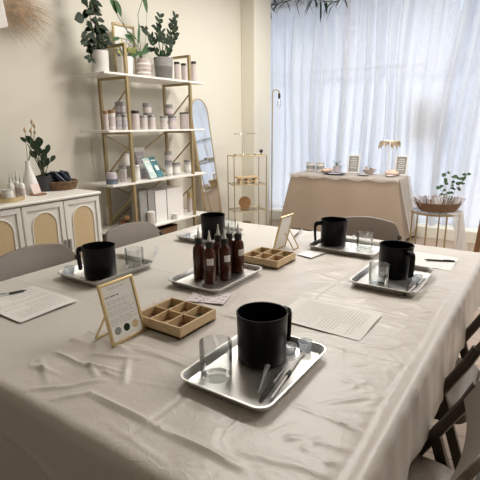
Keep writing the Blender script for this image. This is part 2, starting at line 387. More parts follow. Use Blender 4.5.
def cloth_h(x, y, right):
    h = 0
    if right:
        for k, fy in enumerate(foldY):
            d = y-fy-.012*math.sin(x*7+k*2); h += .0032*math.exp(-abs(d)/.0045)-.0020*math.exp(-abs(d-.010)/.006)
        for k, fx in enumerate(foldX):
            d = x-fx-.004*math.sin(y*11+k); h += (.0045 if k == 0 else .002)*math.exp(-abs(d)/.0045)-.0025*math.exp(-abs(d+.011)/.006)
        for s, amp, w in ridges:
            if min(s[0][0], s[1][0])-.06 < x < max(s[0][0], s[1][0])+.06 and min(s[0][1], s[1][1])-.06 < y < max(s[0][1], s[1][1])+.06:
                d, t = seg_d(x, y, s); h += amp*.0017*math.exp(-(d/w)**2)*(.35+.65*math.sin(PI*min(1, max(0, t*.9+.05))))
        h += .0016*math.sin(x*23+math.sin(y*9)*2)*math.sin(y*17+math.sin(x*13)*1.5)
    else:
        for fy in (.95, 1.35, 1.75, 2.1): h += .0016*math.exp(-abs(y-fy-.01*math.sin(x*8))/.006)
        for fx in (-1.5,): h += .0014*math.exp(-abs(x-fx)/.006)
        h += .0006*math.sin(x*15+y*5)*math.sin(y*13)
    return h
def make_cloth(name, x0, x1, y0, y1, hx0, hx1, hy0, hy1, right, m, lift=0):
    """top rectangle with rounded drops hx0.. on each side (0 = free edge lying on the table)"""
    R = .028; st = .0062
    def axis(a, b, ha, hb):
        s = []
        if ha: n = int(ha/.009); s += [('a', -ha+ha*i/n) for i in range(n)]
        n = int((b-a)/st); s += [('m', a+(b-a)*i/n) for i in range(n+1)]
        if hb: n = int(hb/.009); s += [('b', hb*(i+1)/n) for i in range(n)]
        return s
    def ev(c, a, b):
        k, v = c
        if k == 'm': return v, 0, 0
        d = abs(v); sg_ = -1 if k == 'a' else 1; e = a if k == 'a' else b
        if d < R*PI/2: return e+sg_*R*math.sin(d/R), R*(1-math.cos(d/R)), sg_
        return e+sg_*(R+(.012 if k == 'b' else .045)*(d-R*1.57)), R+d-R*PI/2, sg_
    X = axis(x0, x1, hx0, hx1); Yv = axis(y0, y1, hy0, hy1); vs = []; fs = []
    for cy in Yv:
        y, dy, sy = ev(cy, y0, y1)
        for cx in X:
            x, dx, sx = ev(cx, x0, x1); h = cloth_h(x, y, right); drop = max(dx, dy); fade = max(0, 1-drop/.03)*(min(1, .2+(x1-x)/.05) if hx1 and x < x1 else (.2 if hx1 else 1))
            z = TZ+lift+h*fade-drop
            px, py = x, y
            h += 0
            if drop > .02:
                w = min(1, drop/.3)
                if dy >= dx: py += sy*(.010*math.sin(x*9+1)*w+.006*math.sin(x*21)*w+.010*math.exp(-abs(drop-.13-.1*(x+1))/.008)*.5)
                else: px += sx*(.006*math.sin(y*11)*w+.005*math.sin(y*27+1)*w+.0015*math.sin(y*60+z*20))
                if dx > .02 and dy > .02: px += sx*.03*w; py += sy*.03*w
            vs.append((px, py, z))
    n = len(X)
    for j in range(len(Yv)-1):
        for i in range(n-1): k = j*n+i; fs.append((k, k+1, k+n+1, k+n))
    return MB().add(vs, fs).build(name, m)
c = make_cloth('tablecloth', -1.795, -1.02, .49, 2.375, .3, 0, .38, .26, False, 'cloth2')
tag(c, 'smooth off-white tablecloth on the left half of the big table, under paper with pen', 'tablecloth')
c = make_cloth('tablecloth', -1.10, -.214, .49, 2.375, 0, .27, .38, .26, True, 'cloth', .003)
tag(c, 'creased wrinkled beige tablecloth on the right half of the big table, hanging to the front', 'tablecloth')

# ------------------------------------------------------------------ folding chairs
def make_chair():
    t = thing('folding_chair', 'x', 'chair')
    for s in (-1, 1):
        y = s*.215
        MB().tube([(.16, y, 0), (.12, y, .04), (-.08, y, .45), (-.180, y, .64), (-.205, y, .70)], .0135, 8, 1.2).build('back_post', 'bronze', t)
        MB().bar((-.115, s*.212, .52), (-.285, s*.205, .0), .020, .030).build('rear_leg', 'bronze', t)
    MB().bar((.10, -.205, .10), (.10, .205, .10), .02, .02).build('front_stretcher', 'bronze', t)
    MB().bar((-.25, -.195, .12), (-.25, .195, .12), .018, .018).build('rear_stretcher', 'bronze', t)
    MB().loops([rrect(.40, .395, .06, .405), rrect(.40, .395, .06, .437)]).build('seat_frame', 'bronze', t)
    vs = [rrect(.375, .365, .06, .437), rrect(.385, .375, .06, .452), rrect(.36, .35, .055, .462), rrect(.28, .27, .05, .466)]
    MB().loops(vs).build('seat', 'vinyl', t)
    # curved back panel
    n = 22; k = 8; vf = []; fs = []
    for side in (0, 1):
        for j in range(k+1):
            for i in range(n+1):
                u = -1+2*i/n; yv = u*.220
                au = abs(u); zt = .786-.028*au**2-(.062*((au-.72)/.28)**2.2 if au > .72 else 0)
                zb = .648+.004*au**2
                z = zb+(zt-zb)*j/k
                x = -.178-.48*(z-.64)-.035*(1-u*u)+.02*(0 if side == 0 else 1)
                if side == 1: x += .004*math.sin(PI*j/k)*(1-u**4)
                vf.append((x-.006, yv, z))
    N = (n+1)*(k+1)
    for j in range(k):
        for i in range(n): q = j*(n+1)+i; fs += [(q, q+n+1, q+n+2, q+1), (N+q, N+q+1, N+q+n+2, N+q+n+1)]
    for i in range(n): fs += [(i, i+1, N+i+1, N+i), (k*(n+1)+i, N+k*(n+1)+i, N+k*(n+1)+i+1, k*(n+1)+i+1)]
    for j in range(k): q = j*(n+1); fs += [(q, N+q, N+q+n+1, q+n+1), (q+n, q+2*n+1, N+q+2*n+1, N+q+n)]
    MB().add(vf, fs).build('backrest', 'vinyl', t, bevel=.006)
    return t
ch = make_chair(); G = 'taupe folding chairs around the big table'
ch.location = (-1.82, 1.19, 0); ch['group'] = G
ch['label'] = 'taupe folding chair left of the table, in front of the white sideboard'
copy_tree(ch, (-1.82, 1.83, 0), 0, 'taupe folding chair at the far left of the table, in front of the gold shelving', G)
copy_tree(ch, (-.90, 2.53, 0), -PI/2, 'taupe folding chair at the far end of the table, its back before the draped desk', G)
copy_tree(ch, (-.276, .985, 0), PI, 'nearest taupe folding chair on the right side of the table, at the bottom right corner', G)
copy_tree(ch, (-.305, 1.635, 0), PI, 'second taupe folding chair on the right side of the table, beyond the nearest one', G)

# ------------------------------------------------------------------ trays and pitchers
def make_tray():
    t = thing('metal_tray', 'x', 'tray')
    MB().loops([rrect(.222, .312, .02, .0005), rrect(.226, .316, .022, .001), rrect(.243, .333, .03, .019), rrect(.252, .342, .033, .021), rrect(.252, .342, .033, .0185), rrect(.255, .345, .034, .0195),
                rrect(.254, .344, .034, .0225), rrect(.245, .335, .031, .0225), rrect(.240, .330, .030, .020), rrect(.222, .312, .022, .003), rrect(.216, .306, .02, .0022)]).build('tray_pan', 'alu', t)
    return t
TR = [((-.548, .877), 0, 'aluminium tray nearest the camera, holding a black pitcher, tumbler and pens'),
      ((-.450, 1.752), 0, 'aluminium tray on the right side of the table with black pitcher and tilted-looking tumbler'),
      ((-.775, 2.100), PI/2, 'aluminium tray at the far edge of the table, in front of the empty chair back'),
      ((-1.515, 1.203), 0, 'aluminium tray on the left side of the table behind the gold-framed sign'),
      ((-1.530, 1.950), 0, 'aluminium tray at the far left of the table, behind the brown bottles'),
      ((-1.060, 1.385), 0, 'aluminium tray in the middle of the table holding six brown bottles')]
Z0 = TZ+.0065
tr = make_tray()
for i, (p, rz, lab) in enumerate(TR):
    if i == 0: tr.location = (*p, Z0); tr['label'] = lab; tr['group'] = 'aluminium trays on the table'
    else: copy_tree(tr, (*p, Z0), rz, lab, 'aluminium trays on the table')
ZT = Z0+.0032
def make_pitcher():
    t = thing('black_pitcher', 'x', 'pitcher')
    r = .0665
    MB().lathe([(0, 0), (r-.004, 0), (r-.0015, .004), (r, .12), (r+.0015, .128), (r+.001, .131), (r-.0015, .1305), (r-.003, .12), (r-.004, .006), (0, .005)], seg=56).build('body', 'black', t)
    # open-ended strap handle
    out = [(r-.001, .122), (r+.024, .121), (r+.033, .114), (r+.037, .100), (r+.036, .06), (r+.033, .018)]
    inn = [(r+.021, .018), (r+.024, .06), (r+.024, .092), (r+.018, .100), (r-.001, .101)]
    pr_ = out+inn; n = len(pr_)
    MB().add([(x, y, z) for y in (-.0105, .0105) for x, z in pr_], [tuple(range(n)), tuple(reversed(range(n, 2*n)))]+[(i, (i+1) % n, (i+1) % n+n, i+n) for i in range(n)]).build('handle', 'black', t, bevel=.0045, seg=3)
    return t
PT = [((-.566, .930), 73, 'black pouring pitcher closest to the camera, beside a clear tumbler'),
      ((-.460, 1.803), -36, 'black pouring pitcher on the right tray, handle at its right'),
      ((-.871, 2.144), 214, 'black pouring pitcher on the far tray in front of the chair back'),
      ((-1.487, 1.145), 200, 'black pouring pitcher on the left tray, handle pointing left, behind the framed sign'),
      ((-1.489, 1.922), 120, 'black pouring pitcher standing behind the brown bottles')]
pt = make_pitcher()
for i, (p, a, lab) in enumerate(PT):
    if i == 0: pt.location = (*p, ZT); pt.rotation_euler.z = math.radians(a); pt['label'] = lab; pt['group'] = 'black pitchers on the trays'
    else: copy_tree(pt, (*p, ZT), math.radians(a), lab, 'black pitchers on the trays')
def tumbler(r, h, w=.0016):
    return [(0, .0), (r*.93, 0), (r*.98, .004), (r, h*.5), (r, h), (r-w, h), (r-w, h*.5), (r*.93-w, .009), (0, .008)]
def glass(p, r, h, lab, name='glass_tumbler', cat='glass', m='glass', grp='clear tumblers on the trays', tilt=0):
    t = MB().lathe(tumbler(r, h), seg=40).build(name, m); t.location = (p[0], p[1], ZT)
    if tilt: t.rotation_euler = (0, tilt, 0)
    return tag(t, lab, cat, grp)
glass((-.612, .788), .0405, .092, 'clear glass tumbler in front of the nearest black pitcher')
glass((-.482, 1.659), .037, .082, 'clear tumbler in front of the black pitcher on the right tray')
glass((-.707, 2.150), .040, .078, 'clear tumbler at the right end of the far tray')
glass((-1.462, 1.312), .041, .082, 'clear tumbler right of the black pitcher on the left tray')
glass((-1.47, 2.055), .036, .080, 'clear tumbler right of the pitcher behind the brown bottles')
# small measuring cups
def cup(p, r, h, lab): 
    t = MB().lathe([(0, 0), (r*.8, 0), (r*.82, .002), (r, h), (r+.0015, h), (r+.0015, h-.001), (r-.001, h-.001), (r*.8-.001, .003), (0, .003)], seg=28).build('measuring_cup', 'plastic')
    t.location = (p[0], p[1], ZT); tag(t, lab, 'cup', 'small plastic cups on the trays')
cup(atz(305, 351, ZT), .0185, .030, 'small frosted plastic cup at the far right corner of the nearest tray')
cup(atz(290, 353, ZT), .0175, .024, 'small clear cup just right of the nearest black pitcher')
cup(atz(417, 281, ZT), .019, .024, 'small clear cup right of the pitcher on the right tray')
cup(atz(70, 273, ZT), .022, .030, 'small clear cup at the left end of the left tray')
cup(atz(188, 238, ZT), .016, .022, 'small clear cup at the left end of the tray behind the bottles')
cup(atz(197, 239, ZT), .016, .022, 'small clear cup next to the pitcher behind the bottles')

def pen(a, b_, z, lab, col='darkink', barrel='plastic', name='pen'):
    a = atz(*a, z); b_ = atz(*b_, z); d = (b_-a); L = d.length; rz = math.atan2(d.y, d.x)
    t = thing(name, lab, 'pen', (a.x, a.y, z+.0045), rz)
    MB().tube([(0, 0, 0), (.006, 0, 0), (.014, 0, 0), (L*.55, 0, 0)], [.0008, .002, .0042, .0042], 10).build('grip', col, t)
    MB().tube([(L*.55, 0, 0), (L*.92, 0, 0), (L, 0, 0)], [.004, .0038, .003], 10).build('barrel', barrel, t)
    MB().bar((L*.62, 0, .005), (L*.96, 0, .005), .003, .0015).build('clip', col, t)
    return t
pen((259, 403), (283, 371), ZT, 'black-gripped pen on the nearest tray, left of the steel stirrer', barrel='greytin')
pen((27, 291), (-6, 298), TZ+.007, 'black pen lying on the printed sheet at the left edge of the table', barrel='plastic')
pen((424, 260.5), (455, 262.5), TZ+.007, 'black pen lying on the printed sheet at the far right of the table', barrel='darkink')
pen((404, 297), (412, 281), ZT, 'dark pen lying at the right end of the right tray', barrel='greytin')
def stirrer(a, b_, z, lab):
    a = atz(*a, z); b_ = atz(*b_, z); d = b_-a; L = d.length
    t = thing('stirring_rod', lab, 'stirrer', (a.x, a.y, z+.004), math.atan2(d.y, d.x))
    MB().tube([(0, 0, 0), (L*.45, 0, 0)], [.0030, .0030], 8).build('rod', 'tin', t)
    MB().tube([(L*.45, 0, 0), (L*.55, 0, 0)], [.005, .004], 8).build('collar', 'darkink', t)
    MB().tube([(L*.55, 0, 0), (L*.9, 0, 0), (L, 0, 0)], [.003, .0032, .007], 10).build('tip', 'clear', t)
stirrer((271, 400), (303, 354), ZT, 'steel and clear stirring rod beside the pen on the nearest tray')
stirrer((408, 293), (424, 279), ZT, 'slim stirring rod at the right end of the right tray')
def pipette(a, b_, z, lab):
    a = atz(*a, z); b_ = atz(*b_, z); d = b_-a; L = d.length
    t = MB().tube([(0, 0, .004), (L*.55, 0, .004), (L*.62, 0, .006), (L*.75, 0, .007), (L*.92, 0, .0085), (L, 0, .005)], [.0013, .003, .004, .0045, .0085, .004], 12).build('pipette', 'plastic')
    t.location = (a.x, a.y, z); t.rotation_euler.z = math.atan2(d.y, d.x); tag(t, lab, 'pipette', 'clear pipettes')
pipette((258, 394), (268, 366), ZT, 'clear plastic pipette lying against the front of the nearest pitcher')
pipette((147, 268), (158, 248), ZT+.002, 'clear pipette leaning over the right rim of the left tray')
pipette((351, 248), (354, 237), ZT, 'clear pipette between pitcher and tumbler on the far tray')
pen((294, 238), (302, 230), TZ+.007, 'short clear pen with black ends by the far edge of the table', barrel='clear')

# ------------------------------------------------------------------ brown bottles
def make_bottle():
    t = thing('amber_bottle', 'x', 'bottle'); r = .0245
    MB().lathe([(0, 0), (r-.003, 0), (r, .004), (r, .118), (r-.002, .130), (r-.009, .141), (.013, .145), (.013, .150), (0, .150)], seg=32).build('body', 'amber', t)
    MB().lathe([(0, .146), (.0155, .146), (.0155, .166), (.0135, .169), (0, .169)], seg=28).build('cap', 'cap', t)
    MB().lathe([(0, .168), (.0085, .168), (.0075, .178), (.0035, .196), (.0022, .212), (0, .212)], seg=16).build('nozzle', 'clear', t)
    # wrap label
    vs = []; n = 8; R = r+.0004; a0 = -.55
    for i in range(n+1):
        a = a0+i*1.1/n
        for z in (.078, .104): vs.append((R*math.cos(a), R*math.sin(a), z))
    lb = MB().add(vs, [(2*i, 2*i+2, 2*i+3, 2*i+1) for i in range(n)]).build('label_sticker', 'paper', t)
    vs = []; fs = []
    for row, (za, zb) in enumerate(((.083, .086), (.089, .092), (.095, .099))):
        for i in range(5):
            a = -.4+i*.18; k = len(vs)
            for aa in (a, a+.11):
                for z in (za, zb): vs.append(((R+.0004)*math.cos(aa), (R+.0004)*math.sin(aa), z))
            fs.append((k, k+2, k+3, k+1))
    MB().add(vs, fs).build('print', 'ink', lb)
    return t
BT = [((-1.118, 1.345), -150, 'brown bottle at the left end of the group on the middle tray, label turned away'),
      ((-1.045, 1.322), -48, 'brown bottle at the very front of the group, white label facing the camera'),
      ((-1.022, 1.390), -25, 'brown bottle with white label, just right of the front bottle'),
      ((-1.026, 1.492), -20, 'brown bottle standing alone at the right end of the middle tray'),
      ((-1.082, 1.428), 150, 'brown bottle in the back row, behind and between the two front bottles'),
      ((-1.062, 1.475), 80, 'brown bottle in the back row, farthest from the camera, left of the lone one')]
bt = make_bottle()
for i, (p, a, lab) in enumerate(BT):
    if i == 0: bt.location = (*p, ZT); bt.rotation_euler.z = math.radians(a); bt['label'] = lab; bt['group'] = 'brown bottles on the middle tray'
    else: copy_tree(bt, (*p, ZT), math.radians(a), lab, 'brown bottles on the middle tray')

# ------------------------------------------------------------------ framed signs, boxes, papers
def print_lines(m, x0, x1, y, n, rnd, z, th=.0016, full=.9):
    x = x0; end = x0+(x1-x0)*full
    while x < end:
        w = rnd.uniform(.006, .018); w = min(w, end-x); m.box((x+w/2, y, z), (w, th, .0003)); x += w+.0035
def framed_sign(loc, rz, lab, icons):
    """local frame: width along x, leaning back about its foot, leg behind (+y)"""
    t = thing('framed_sign', lab, 'sign', loc, rz); W, H = .128, .18; th = math.radians(14)
    def P(m): return m.set((0, 0, 0), 0, PI/2-th)   # x right, y up the face, z toward -y front
    m = P(MB())
    for s in (-1, 1): m.box((s*(W/2-.004), H/2, 0), (.008, H, .009))
    m.box((0, .004, 0), (W-.016, .008, .009)).box((0, H-.004, 0), (W-.016, .008, .009)); m.build('frame', 'gold', t, bevel=.001)
    P(MB()).box((0, H/2, 0), (W-.016, H-.016, .002)).build('printed_sheet', 'paper', t, smooth=False)
    rnd = random.Random(3); m = P(MB()); d = P(MB())
    print_lines(m, -.035, .035, .160, 1, rnd, .0014, .0022)
    print_lines(d, -.050, .0, .138, 1, rnd, .0014, .0028, 1)
    y = .130
    for gap in (0, 0, .004, 0, .003, 0, 0, .004, 0, 0, 0):
        y -= .0058+gap; print_lines(m, -.050, .050, y, 1, rnd, .0014, .0014, rnd.uniform(.7, 1))
    m.build('printed_text', 'ink', t, smooth=False); d.build('heading_text', 'darkink', t, smooth=False)
    for k, (ic, mm) in enumerate(icons):
        P(MB()).prism([(ic+.0115*math.cos(a*PI/12), .036+.0115*math.sin(a*PI/12)) for a in range(24)], .001, .0016).build('round_icon', mm, t, smooth=False)
    MB().bar((-.055, .030, .085), (-.06, .078, .003), .006, .004).bar((.0, .030, .085), (-.005, .078, .003), .006, .004).bar((-.06, .078, .003), (-.005, .078, .003), .006, .004).build('easel_leg', 'gold', t)
    return t
framed_sign((-.955, .816, TZ+.005), PI/2, 'gold-framed sign with printed text and three round icons, front left of the wooden box', [(-.033, 'potg'), (0, 'darkgreen'), (.033, 'tan')] if False else [(-.033, 'potg'), (0, 'leaf'), (.033, 'wood')])
framed_sign((-1.075, 1.935, TZ+.005), -PI/2, 'framed sign seen from behind, standing past the far wooden box', [(0, 'wood')])

def comp_box(cx, cy, lab, rz=0):
    t = thing('divided_wooden_box', lab, 'box', (cx, cy, TZ+.006), rz, 'divided wooden boxes'); W, D, H, k = .190, .172, .036, .006
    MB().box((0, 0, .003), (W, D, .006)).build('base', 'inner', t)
    m = MB().box((0, -D/2+k/2, H/2), (W, k, H)).box((0, D/2-k/2, H/2), (W, k, H)).box((-W/2+k/2, 0, H/2), (k, D-2*k, H)).box((W/2-k/2, 0, H/2), (k, D-2*k, H)); m.build('box_side', 'wood', t, bevel=.0012)
    m = MB().box((0, 0, H/2+.001), (W-2*k, .004, H-.004))
    for x in (-W/6, W/6): m.box((x, 0, H/2+.001), (.004, D-2*k, H-.004))
    m.build('divider', 'wood', t)
    rnd = random.Random(5); fills = ['petal', 'herb', 'chip', 'chip', 'petal', 'herb']
    for i in range(3):
        for j in range(2):
            m = MB(); cx_, cy_ = (i-1)*W/3, (j-.5)*D/2
            vs = []; n = 8; sx, sy = W/3-.012, D/2-.014
            for a in range(n+1):
                for b2 in range(n+1):
                    vs.append((cx_+sx*(a/n-.5), cy_+sy*(b2/n-.5), .008+.008*math.sin(PI*a/n)*math.sin(PI*b2/n)*rnd.uniform(.6, 1.2)))
            m.add(vs, [(a*(n+1)+b2, (a+1)*(n+1)+b2, (a+1)*(n+1)+b2+1, a*(n+1)+b2+1) for a in range(n) for b2 in range(n)])
            m.build('dried_filling', fills[(i*2+j)], t, smooth=False)
    return t
comp_box(-.915, .976, 'divided wooden box with dried botanicals, front one beside the gold-framed sign')
comp_box(-1.003, 1.705, 'divided wooden box farther back, between the brown bottles and the second sign')

def sheet(pts, lab, lines=18, seed=1, z=TZ+.0055, group='printed sheets on the table', bend=0):
    """pts: world xy of the four corners, first edge is the top of the page"""
    a, b_, c_, d_ = [Vector((p[0], p[1])) for p in pts]
    t = thing('printed_sheet', lab, 'paper', ((a.x+c_.x)/2, (a.y+c_.y)/2, z), math.atan2((b_-a).y, (b_-a).x), group)
    W = (b_-a).length; H = (d_-a).length
    vs = []; n = 10
    for j in range(n+1):
        for i in range(n+1): vs.append((W*(i/n-.5), H*(.5-j/n), .0015+.0015*math.sin(i*.5+j*.3)))
    MB().add(vs, [(j*(n+1)+i, j*(n+1)+n+1+i, j*(n+1)+n+2+i, j*(n+1)+i+1) for j in range(n) for i in range(n)]).build('page', 'paper', t)
    rnd = random.Random(seed); m = MB(); y = H*.5-.02
    for k in range(lines):
        y -= (H-.04)/lines
        if y < -H/2+.012: break
        if rnd.random() < .12: continue
        x = -W/2+.018; end = W/2-.018 if rnd.random() < .8 else W*.1
        while x < end-.004:
            w = min(rnd.uniform(.006, .02), end-x)
            i = (x/W+.5)*n; j = (.5-y/H)*n
            m.box((x+w/2, y, .0021+.0015*math.sin(i*.5+j*.3)), (w, .0013, .0004)); x += w+.004
    m.build('printed_text', 'ink', t, smooth=False)
sheet([(-.676, 1.395), (-.676, 1.180), (-.382, 1.155), (-.382, 1.370)], 'printed sheet lying right of centre on the table, beyond the nearest tray', 24, 2)
sheet([(-1.62, .93), (-1.62, .71), (-1.335, .69), (-1.335, .91)], 'printed sheet under the pen at the left edge of the table', 16, 5)
sheet([(-.56, 2.21), (-.56, 2.0), (-.28, 2.0), (-.28, 2.21)], 'printed sheet under the pen at the far right of the table', 20, 8)
t = MB().box((0, 0, .001), (.145, .105, .0012)).build('floral_card', 'floral', smooth=False); t.location = (-.955, 1.195, TZ+.008); t.rotation_euler.z = .35
tag(t, 'purple floral printed card lying between the front wooden box and the bottle tray', 'card')
t = MB().box((0, 0, .001), (.085, .14, .0015)).build('shiny_card', 'alu', smooth=False); t.location = (-.885, 1.925, TZ+.008); t.rotation_euler.z = -.2
tag(t, 'small shiny silver card lying in front of the far tray', 'card')

# ------------------------------------------------------------------ cabinet
CX, CZ = -2.75, .90
cb = thing('sideboard', 'white sideboard with arched cane door panels against the left wall', 'cabinet', (CX, 1.5, 0))
Y0, Y1 = .93, 2.165
def CY(y): return y-1.5
MB().box((-.27, CY((Y0+Y1)/2), .475), (.50, Y1-Y0-.03, .81)).build('body', 'cab', cb, bevel=.006)
MB().box((-.265, CY((Y0+Y1)/2), CZ-.011), (.57, Y1-Y0+.02, .022)).build('top', 'cab', cb, bevel=.008)
for x in (-.06, -.48):
    for y in (Y0+.06, Y1-.06): MB().tube([(x, CY(y), .075), (x, CY(y), 0)], [.022, .014], 12).build('leg', 'wood', cb)
for k, yc in enumerate((1.082, 1.39, 1.698, 2.005)):
    d = MB().box((-.008, CY(yc), .485), (.02, .302, .77)).build('door', 'cab', cb, bevel=.003)
    m = MB(); 
    for s in (-1, 1): m.box((.006, CY(yc)+s*.134, .485), (.010, .030, .77))
    m.box((.006, CY(yc), .853), (.010, .24, .034)).box((.006, CY(yc), .12), (.010, .24, .036)); m.build('raised_border', 'cab', d, bevel=.002)
    hw, zt, zb = .090, .815, .16
    arc = [(hw*math.cos(a*PI/16), zt-hw+hw*math.sin(a*PI/16)) for a in range(17)]
    poly = [(hw, zb)]+arc+[(-hw, zb)]
    vs = [(.0035, CY(yc)+p[0], p[1]) for p in poly]
    MB().add(vs, [tuple(range(len(vs)))]).build('cane_panel', 'cane', d, smooth=False)
    MB().tube([(.004, CY(yc)+p[0], p[1]) for p in poly+[poly[0]]], .0045, 8).build('arch_moulding', 'cab', d)
    hy = yc+(.136 if k in (0, 2) else -.136)
    MB().box((.018, CY(hy), .555), (.010, .020, .085)).build('handle', 'greytin', d, bevel=.002)

ZC = CZ+.001
# gold tray with bottles
gt = atz(6, 198, ZC); gt = Vector((-2.95, 1.545, ZC))
tag(MB().lathe([(0, 0), (.135, 0), (.138, .003), (.138, .028), (.1355, .028), (.1345, .004), (0, .003)], seg=48).build('round_gold_tray', 'gold'), 'round gold tray holding white bottles on the sideboard', 'tray').location = (gt.x, gt.y, ZC)
def pump(px, yt, X, r, lab, tip=True):
    """white bottle with a tapered nozzle, standing on the gold tray"""
    p = atx(px, yt, X); h = p.z-ZC-.004
    t = thing('white_bottle', lab, 'bottle', (p.x, p.y, ZC+.004), 0, 'white bottles on the gold tray')
    MB().lathe([(0, 0), (r, 0), (r, h*.50), (r*.9, h*.56), (r*.4, h*.62), (r*.4, h*.66), (0, h*.66)], seg=24).build('body', 'white', t)
    MB().lathe([(0, h*.65), (r*.5, h*.65), (r*.45, h*.74), (r*.2, h*.86), (r*.13, h), (0, h)], seg=16).build('nozzle', 'clear', t)
    MB().lathe([(r+.0006, h*.15), (r+.0006, h*.4)], seg=24).build('label_sticker', 'pink', t)
pump(9, 173, -2.93, .022, 'leftmost tapered white bottle on the gold tray behind the candle jar')
pump(15.5, 171, -2.98, .020, 'tall slim white bottle second on the gold tray')
pump(11, 172, -3.01, .018, 'slim white bottle at the back of the gold tray')
pump(19.5, 173, -2.90, .022, 'white tapered bottle at the right end of the gold tray')
cj = atx(5, 183, -2.88)
t = thing('candle_jar', 'white candle jar with printed label at the left end of the gold tray', 'jar', (cj.x+.01, cj.y, ZC+.004))
MB().cyl(.036, 0, .065, seg=28).build('glass', 'white', t); MB().cyl(.037, .065, .074, seg=28).build('lid', 'tin', t)
MB().lathe([(.0366, .018), (.0366, .05)], seg=28).build('label_sticker', 'paper', t)
# vase with dried stems
vp = atx(31, 190, -3.10)
t = thing('bottle_vase', 'tall white tapering ribbed vase with dried tulips on the sideboard', 'vase', (vp.x, vp.y, ZC))
MB().lathe([(0, 0), (.058, 0), (.062, .01), (.056, .06), (.040, .12), (.021, .18), (.016, .22), (.017, .235), (.013, .235), (.011, .22), (0, .2)], seg=32).build('body', 'white', t)
rnd = random.Random(2); st_ = MB(); BLM = mat('dried_bloom', (.56, .42, .28), .8)
for (px, py) in ((25, 132), (31, 133), (34.5, 128), (32, 124), (35, 134)):
    q = atx(px, py, -3.10)-Vector((vp.x, vp.y, ZC)); st_.tube([(0, 0, .21), (q.x*.3, q.y*.4, .28), (q.x, q.y, q.z)], .0015, 5)
    MB().lathe([(0, -.004), (.008, .004), (.010, .014), (.006, .028), (0, .036)], tuple(q), 10).build('dried_bloom', BLM, t)
st_.build('stem', 'stem', t)
# black pot plant
pp = atx(44.5, 187, -3.12)
t = thing('potted_plant', 'dark green leafy plant in a charcoal pot on the sideboard', 'plant', (pp.x, pp.y, ZC))
MB().lathe([(0, 0), (.048, 0), (.052, .01), (.060, .108), (.060, .115), (.055, .115), (.053, .10), (0, .10)], seg=32).build('pot', 'potd', t)
MB().lathe([(0, .1), (.053, .1)], seg=24).build('soil', 'soil', t)
lf = MB(); sm = MB()
for (px, py, L, W) in ((36, 147, .12, .075), (30, 141, .10, .05), (47, 150, .10, .04), (46, 163, .10, .04), (34, 155, .09, .05), (52, 159, .08, .035), (38, 152, .10, .06), (43, 158, .09, .05), (24, 140, .07, .03), (41, 166, .10, .05), (39, 143, .1, .06), (44, 154, .08, .05)):
    q = atx(px, py, -3.12+rnd.uniform(-.03, .05))-Vector((pp.x, pp.y, ZC)); base = Vector((rnd.uniform(-.01, .01), rnd.uniform(-.01, .01), .1)); 
    d = (q-base); mid = base+d*.55+Vector((0, 0, .02)); sm.tube([base, mid, q-Vector((0, d.y*.2, d.z*.1))], .003, 5)
    lf.leaf(q-Vector((0, d.normalized().y, d.normalized().z*.6))*L*.5, (0, d.y*1.5, d.z*.8+.02), L, W, .25, normal=(1, -.2, .3))
sm.build('stem', 'stem', t); lf.build('foliage', 'leaf', t)
# pink card on a stand
cp = atx(37.5, 192, -2.98)
t = thing('card_stand', 'small blush card leaning on a round wooden coaster in front of the vase', 'card', (cp.x, cp.y, ZC), .3)
MB().lathe([(0, 0), (.06, 0), (.06, .006), (0, .006)], seg=28).build('coaster', 'brownwood', t)
MB().set((.0, 0, .004), 0, 0, -.3).box((0, 0, .04), (.003, .082, .07)).build('card', mat('blush_card', (.72, .60, .56), .6), t, smooth=False)
# wicker basket with packets
bp = atx(73, 186, -3.02)
bk = thing('wicker_basket', 'round wicker basket full of dark packets at the right end of the sideboard', 'basket', (-3.11, 2.095, ZC))
m = MB()
for i in range(6): m.lathe([(0.102+.004*i-.004, .006+i*.010-.005), (0.108+.004*i+.002, .006+i*.010), (0.108+.004*i-.004, .006+i*.010+.006)], seg=40)
for i in range(36):
    a = i*2*PI/36; m.tube([(.105*math.cos(a), .105*math.sin(a), .0), (.129*math.cos(a), .129*math.sin(a), .062)], .0035, 5)
m.lathe([(0, .002), (.108, .002), (.125, .058), (.129, .064), (.125, .068), (.119, .06), (.104, .008), (0, .008)], seg=40)
m.build('woven_body', 'wicker', bk)
rnd = random.Random(9)
for i in range(9):
    x, y = rnd.uniform(-.05, .04), -.085+.02*i
    a = rnd.uniform(-.35, .35)
    m = MB().set((0, 0, 0), a, rnd.uniform(.45, .8), rnd.uniform(-.35, .2)).box((0, 0, 0), (.085, .011, .115)).build('foil_packet', ('navy', 'slate', 'navy', 'slate', 'darkink')[i % 5], None, bevel=.003)
    m.location = (bk.location.x+x, bk.location.y+y, ZC+.085); tag(m, 'dark foil packet standing in the wicker basket on the sideboard', 'packet', 'foil packets in the sideboard basket')

# cable on the wall
cw = [atx(x, y, WX+.006) for x, y in ((84, 131), (91.5, 131), (92, 145), (92.5, 158), (95, 172), (97, 195))]
tag(MB().tube(cw, .0025, 6).build('wall_cable', 'wire'), 'thin pale cable running down the wall left of the gold shelving', 'cable')
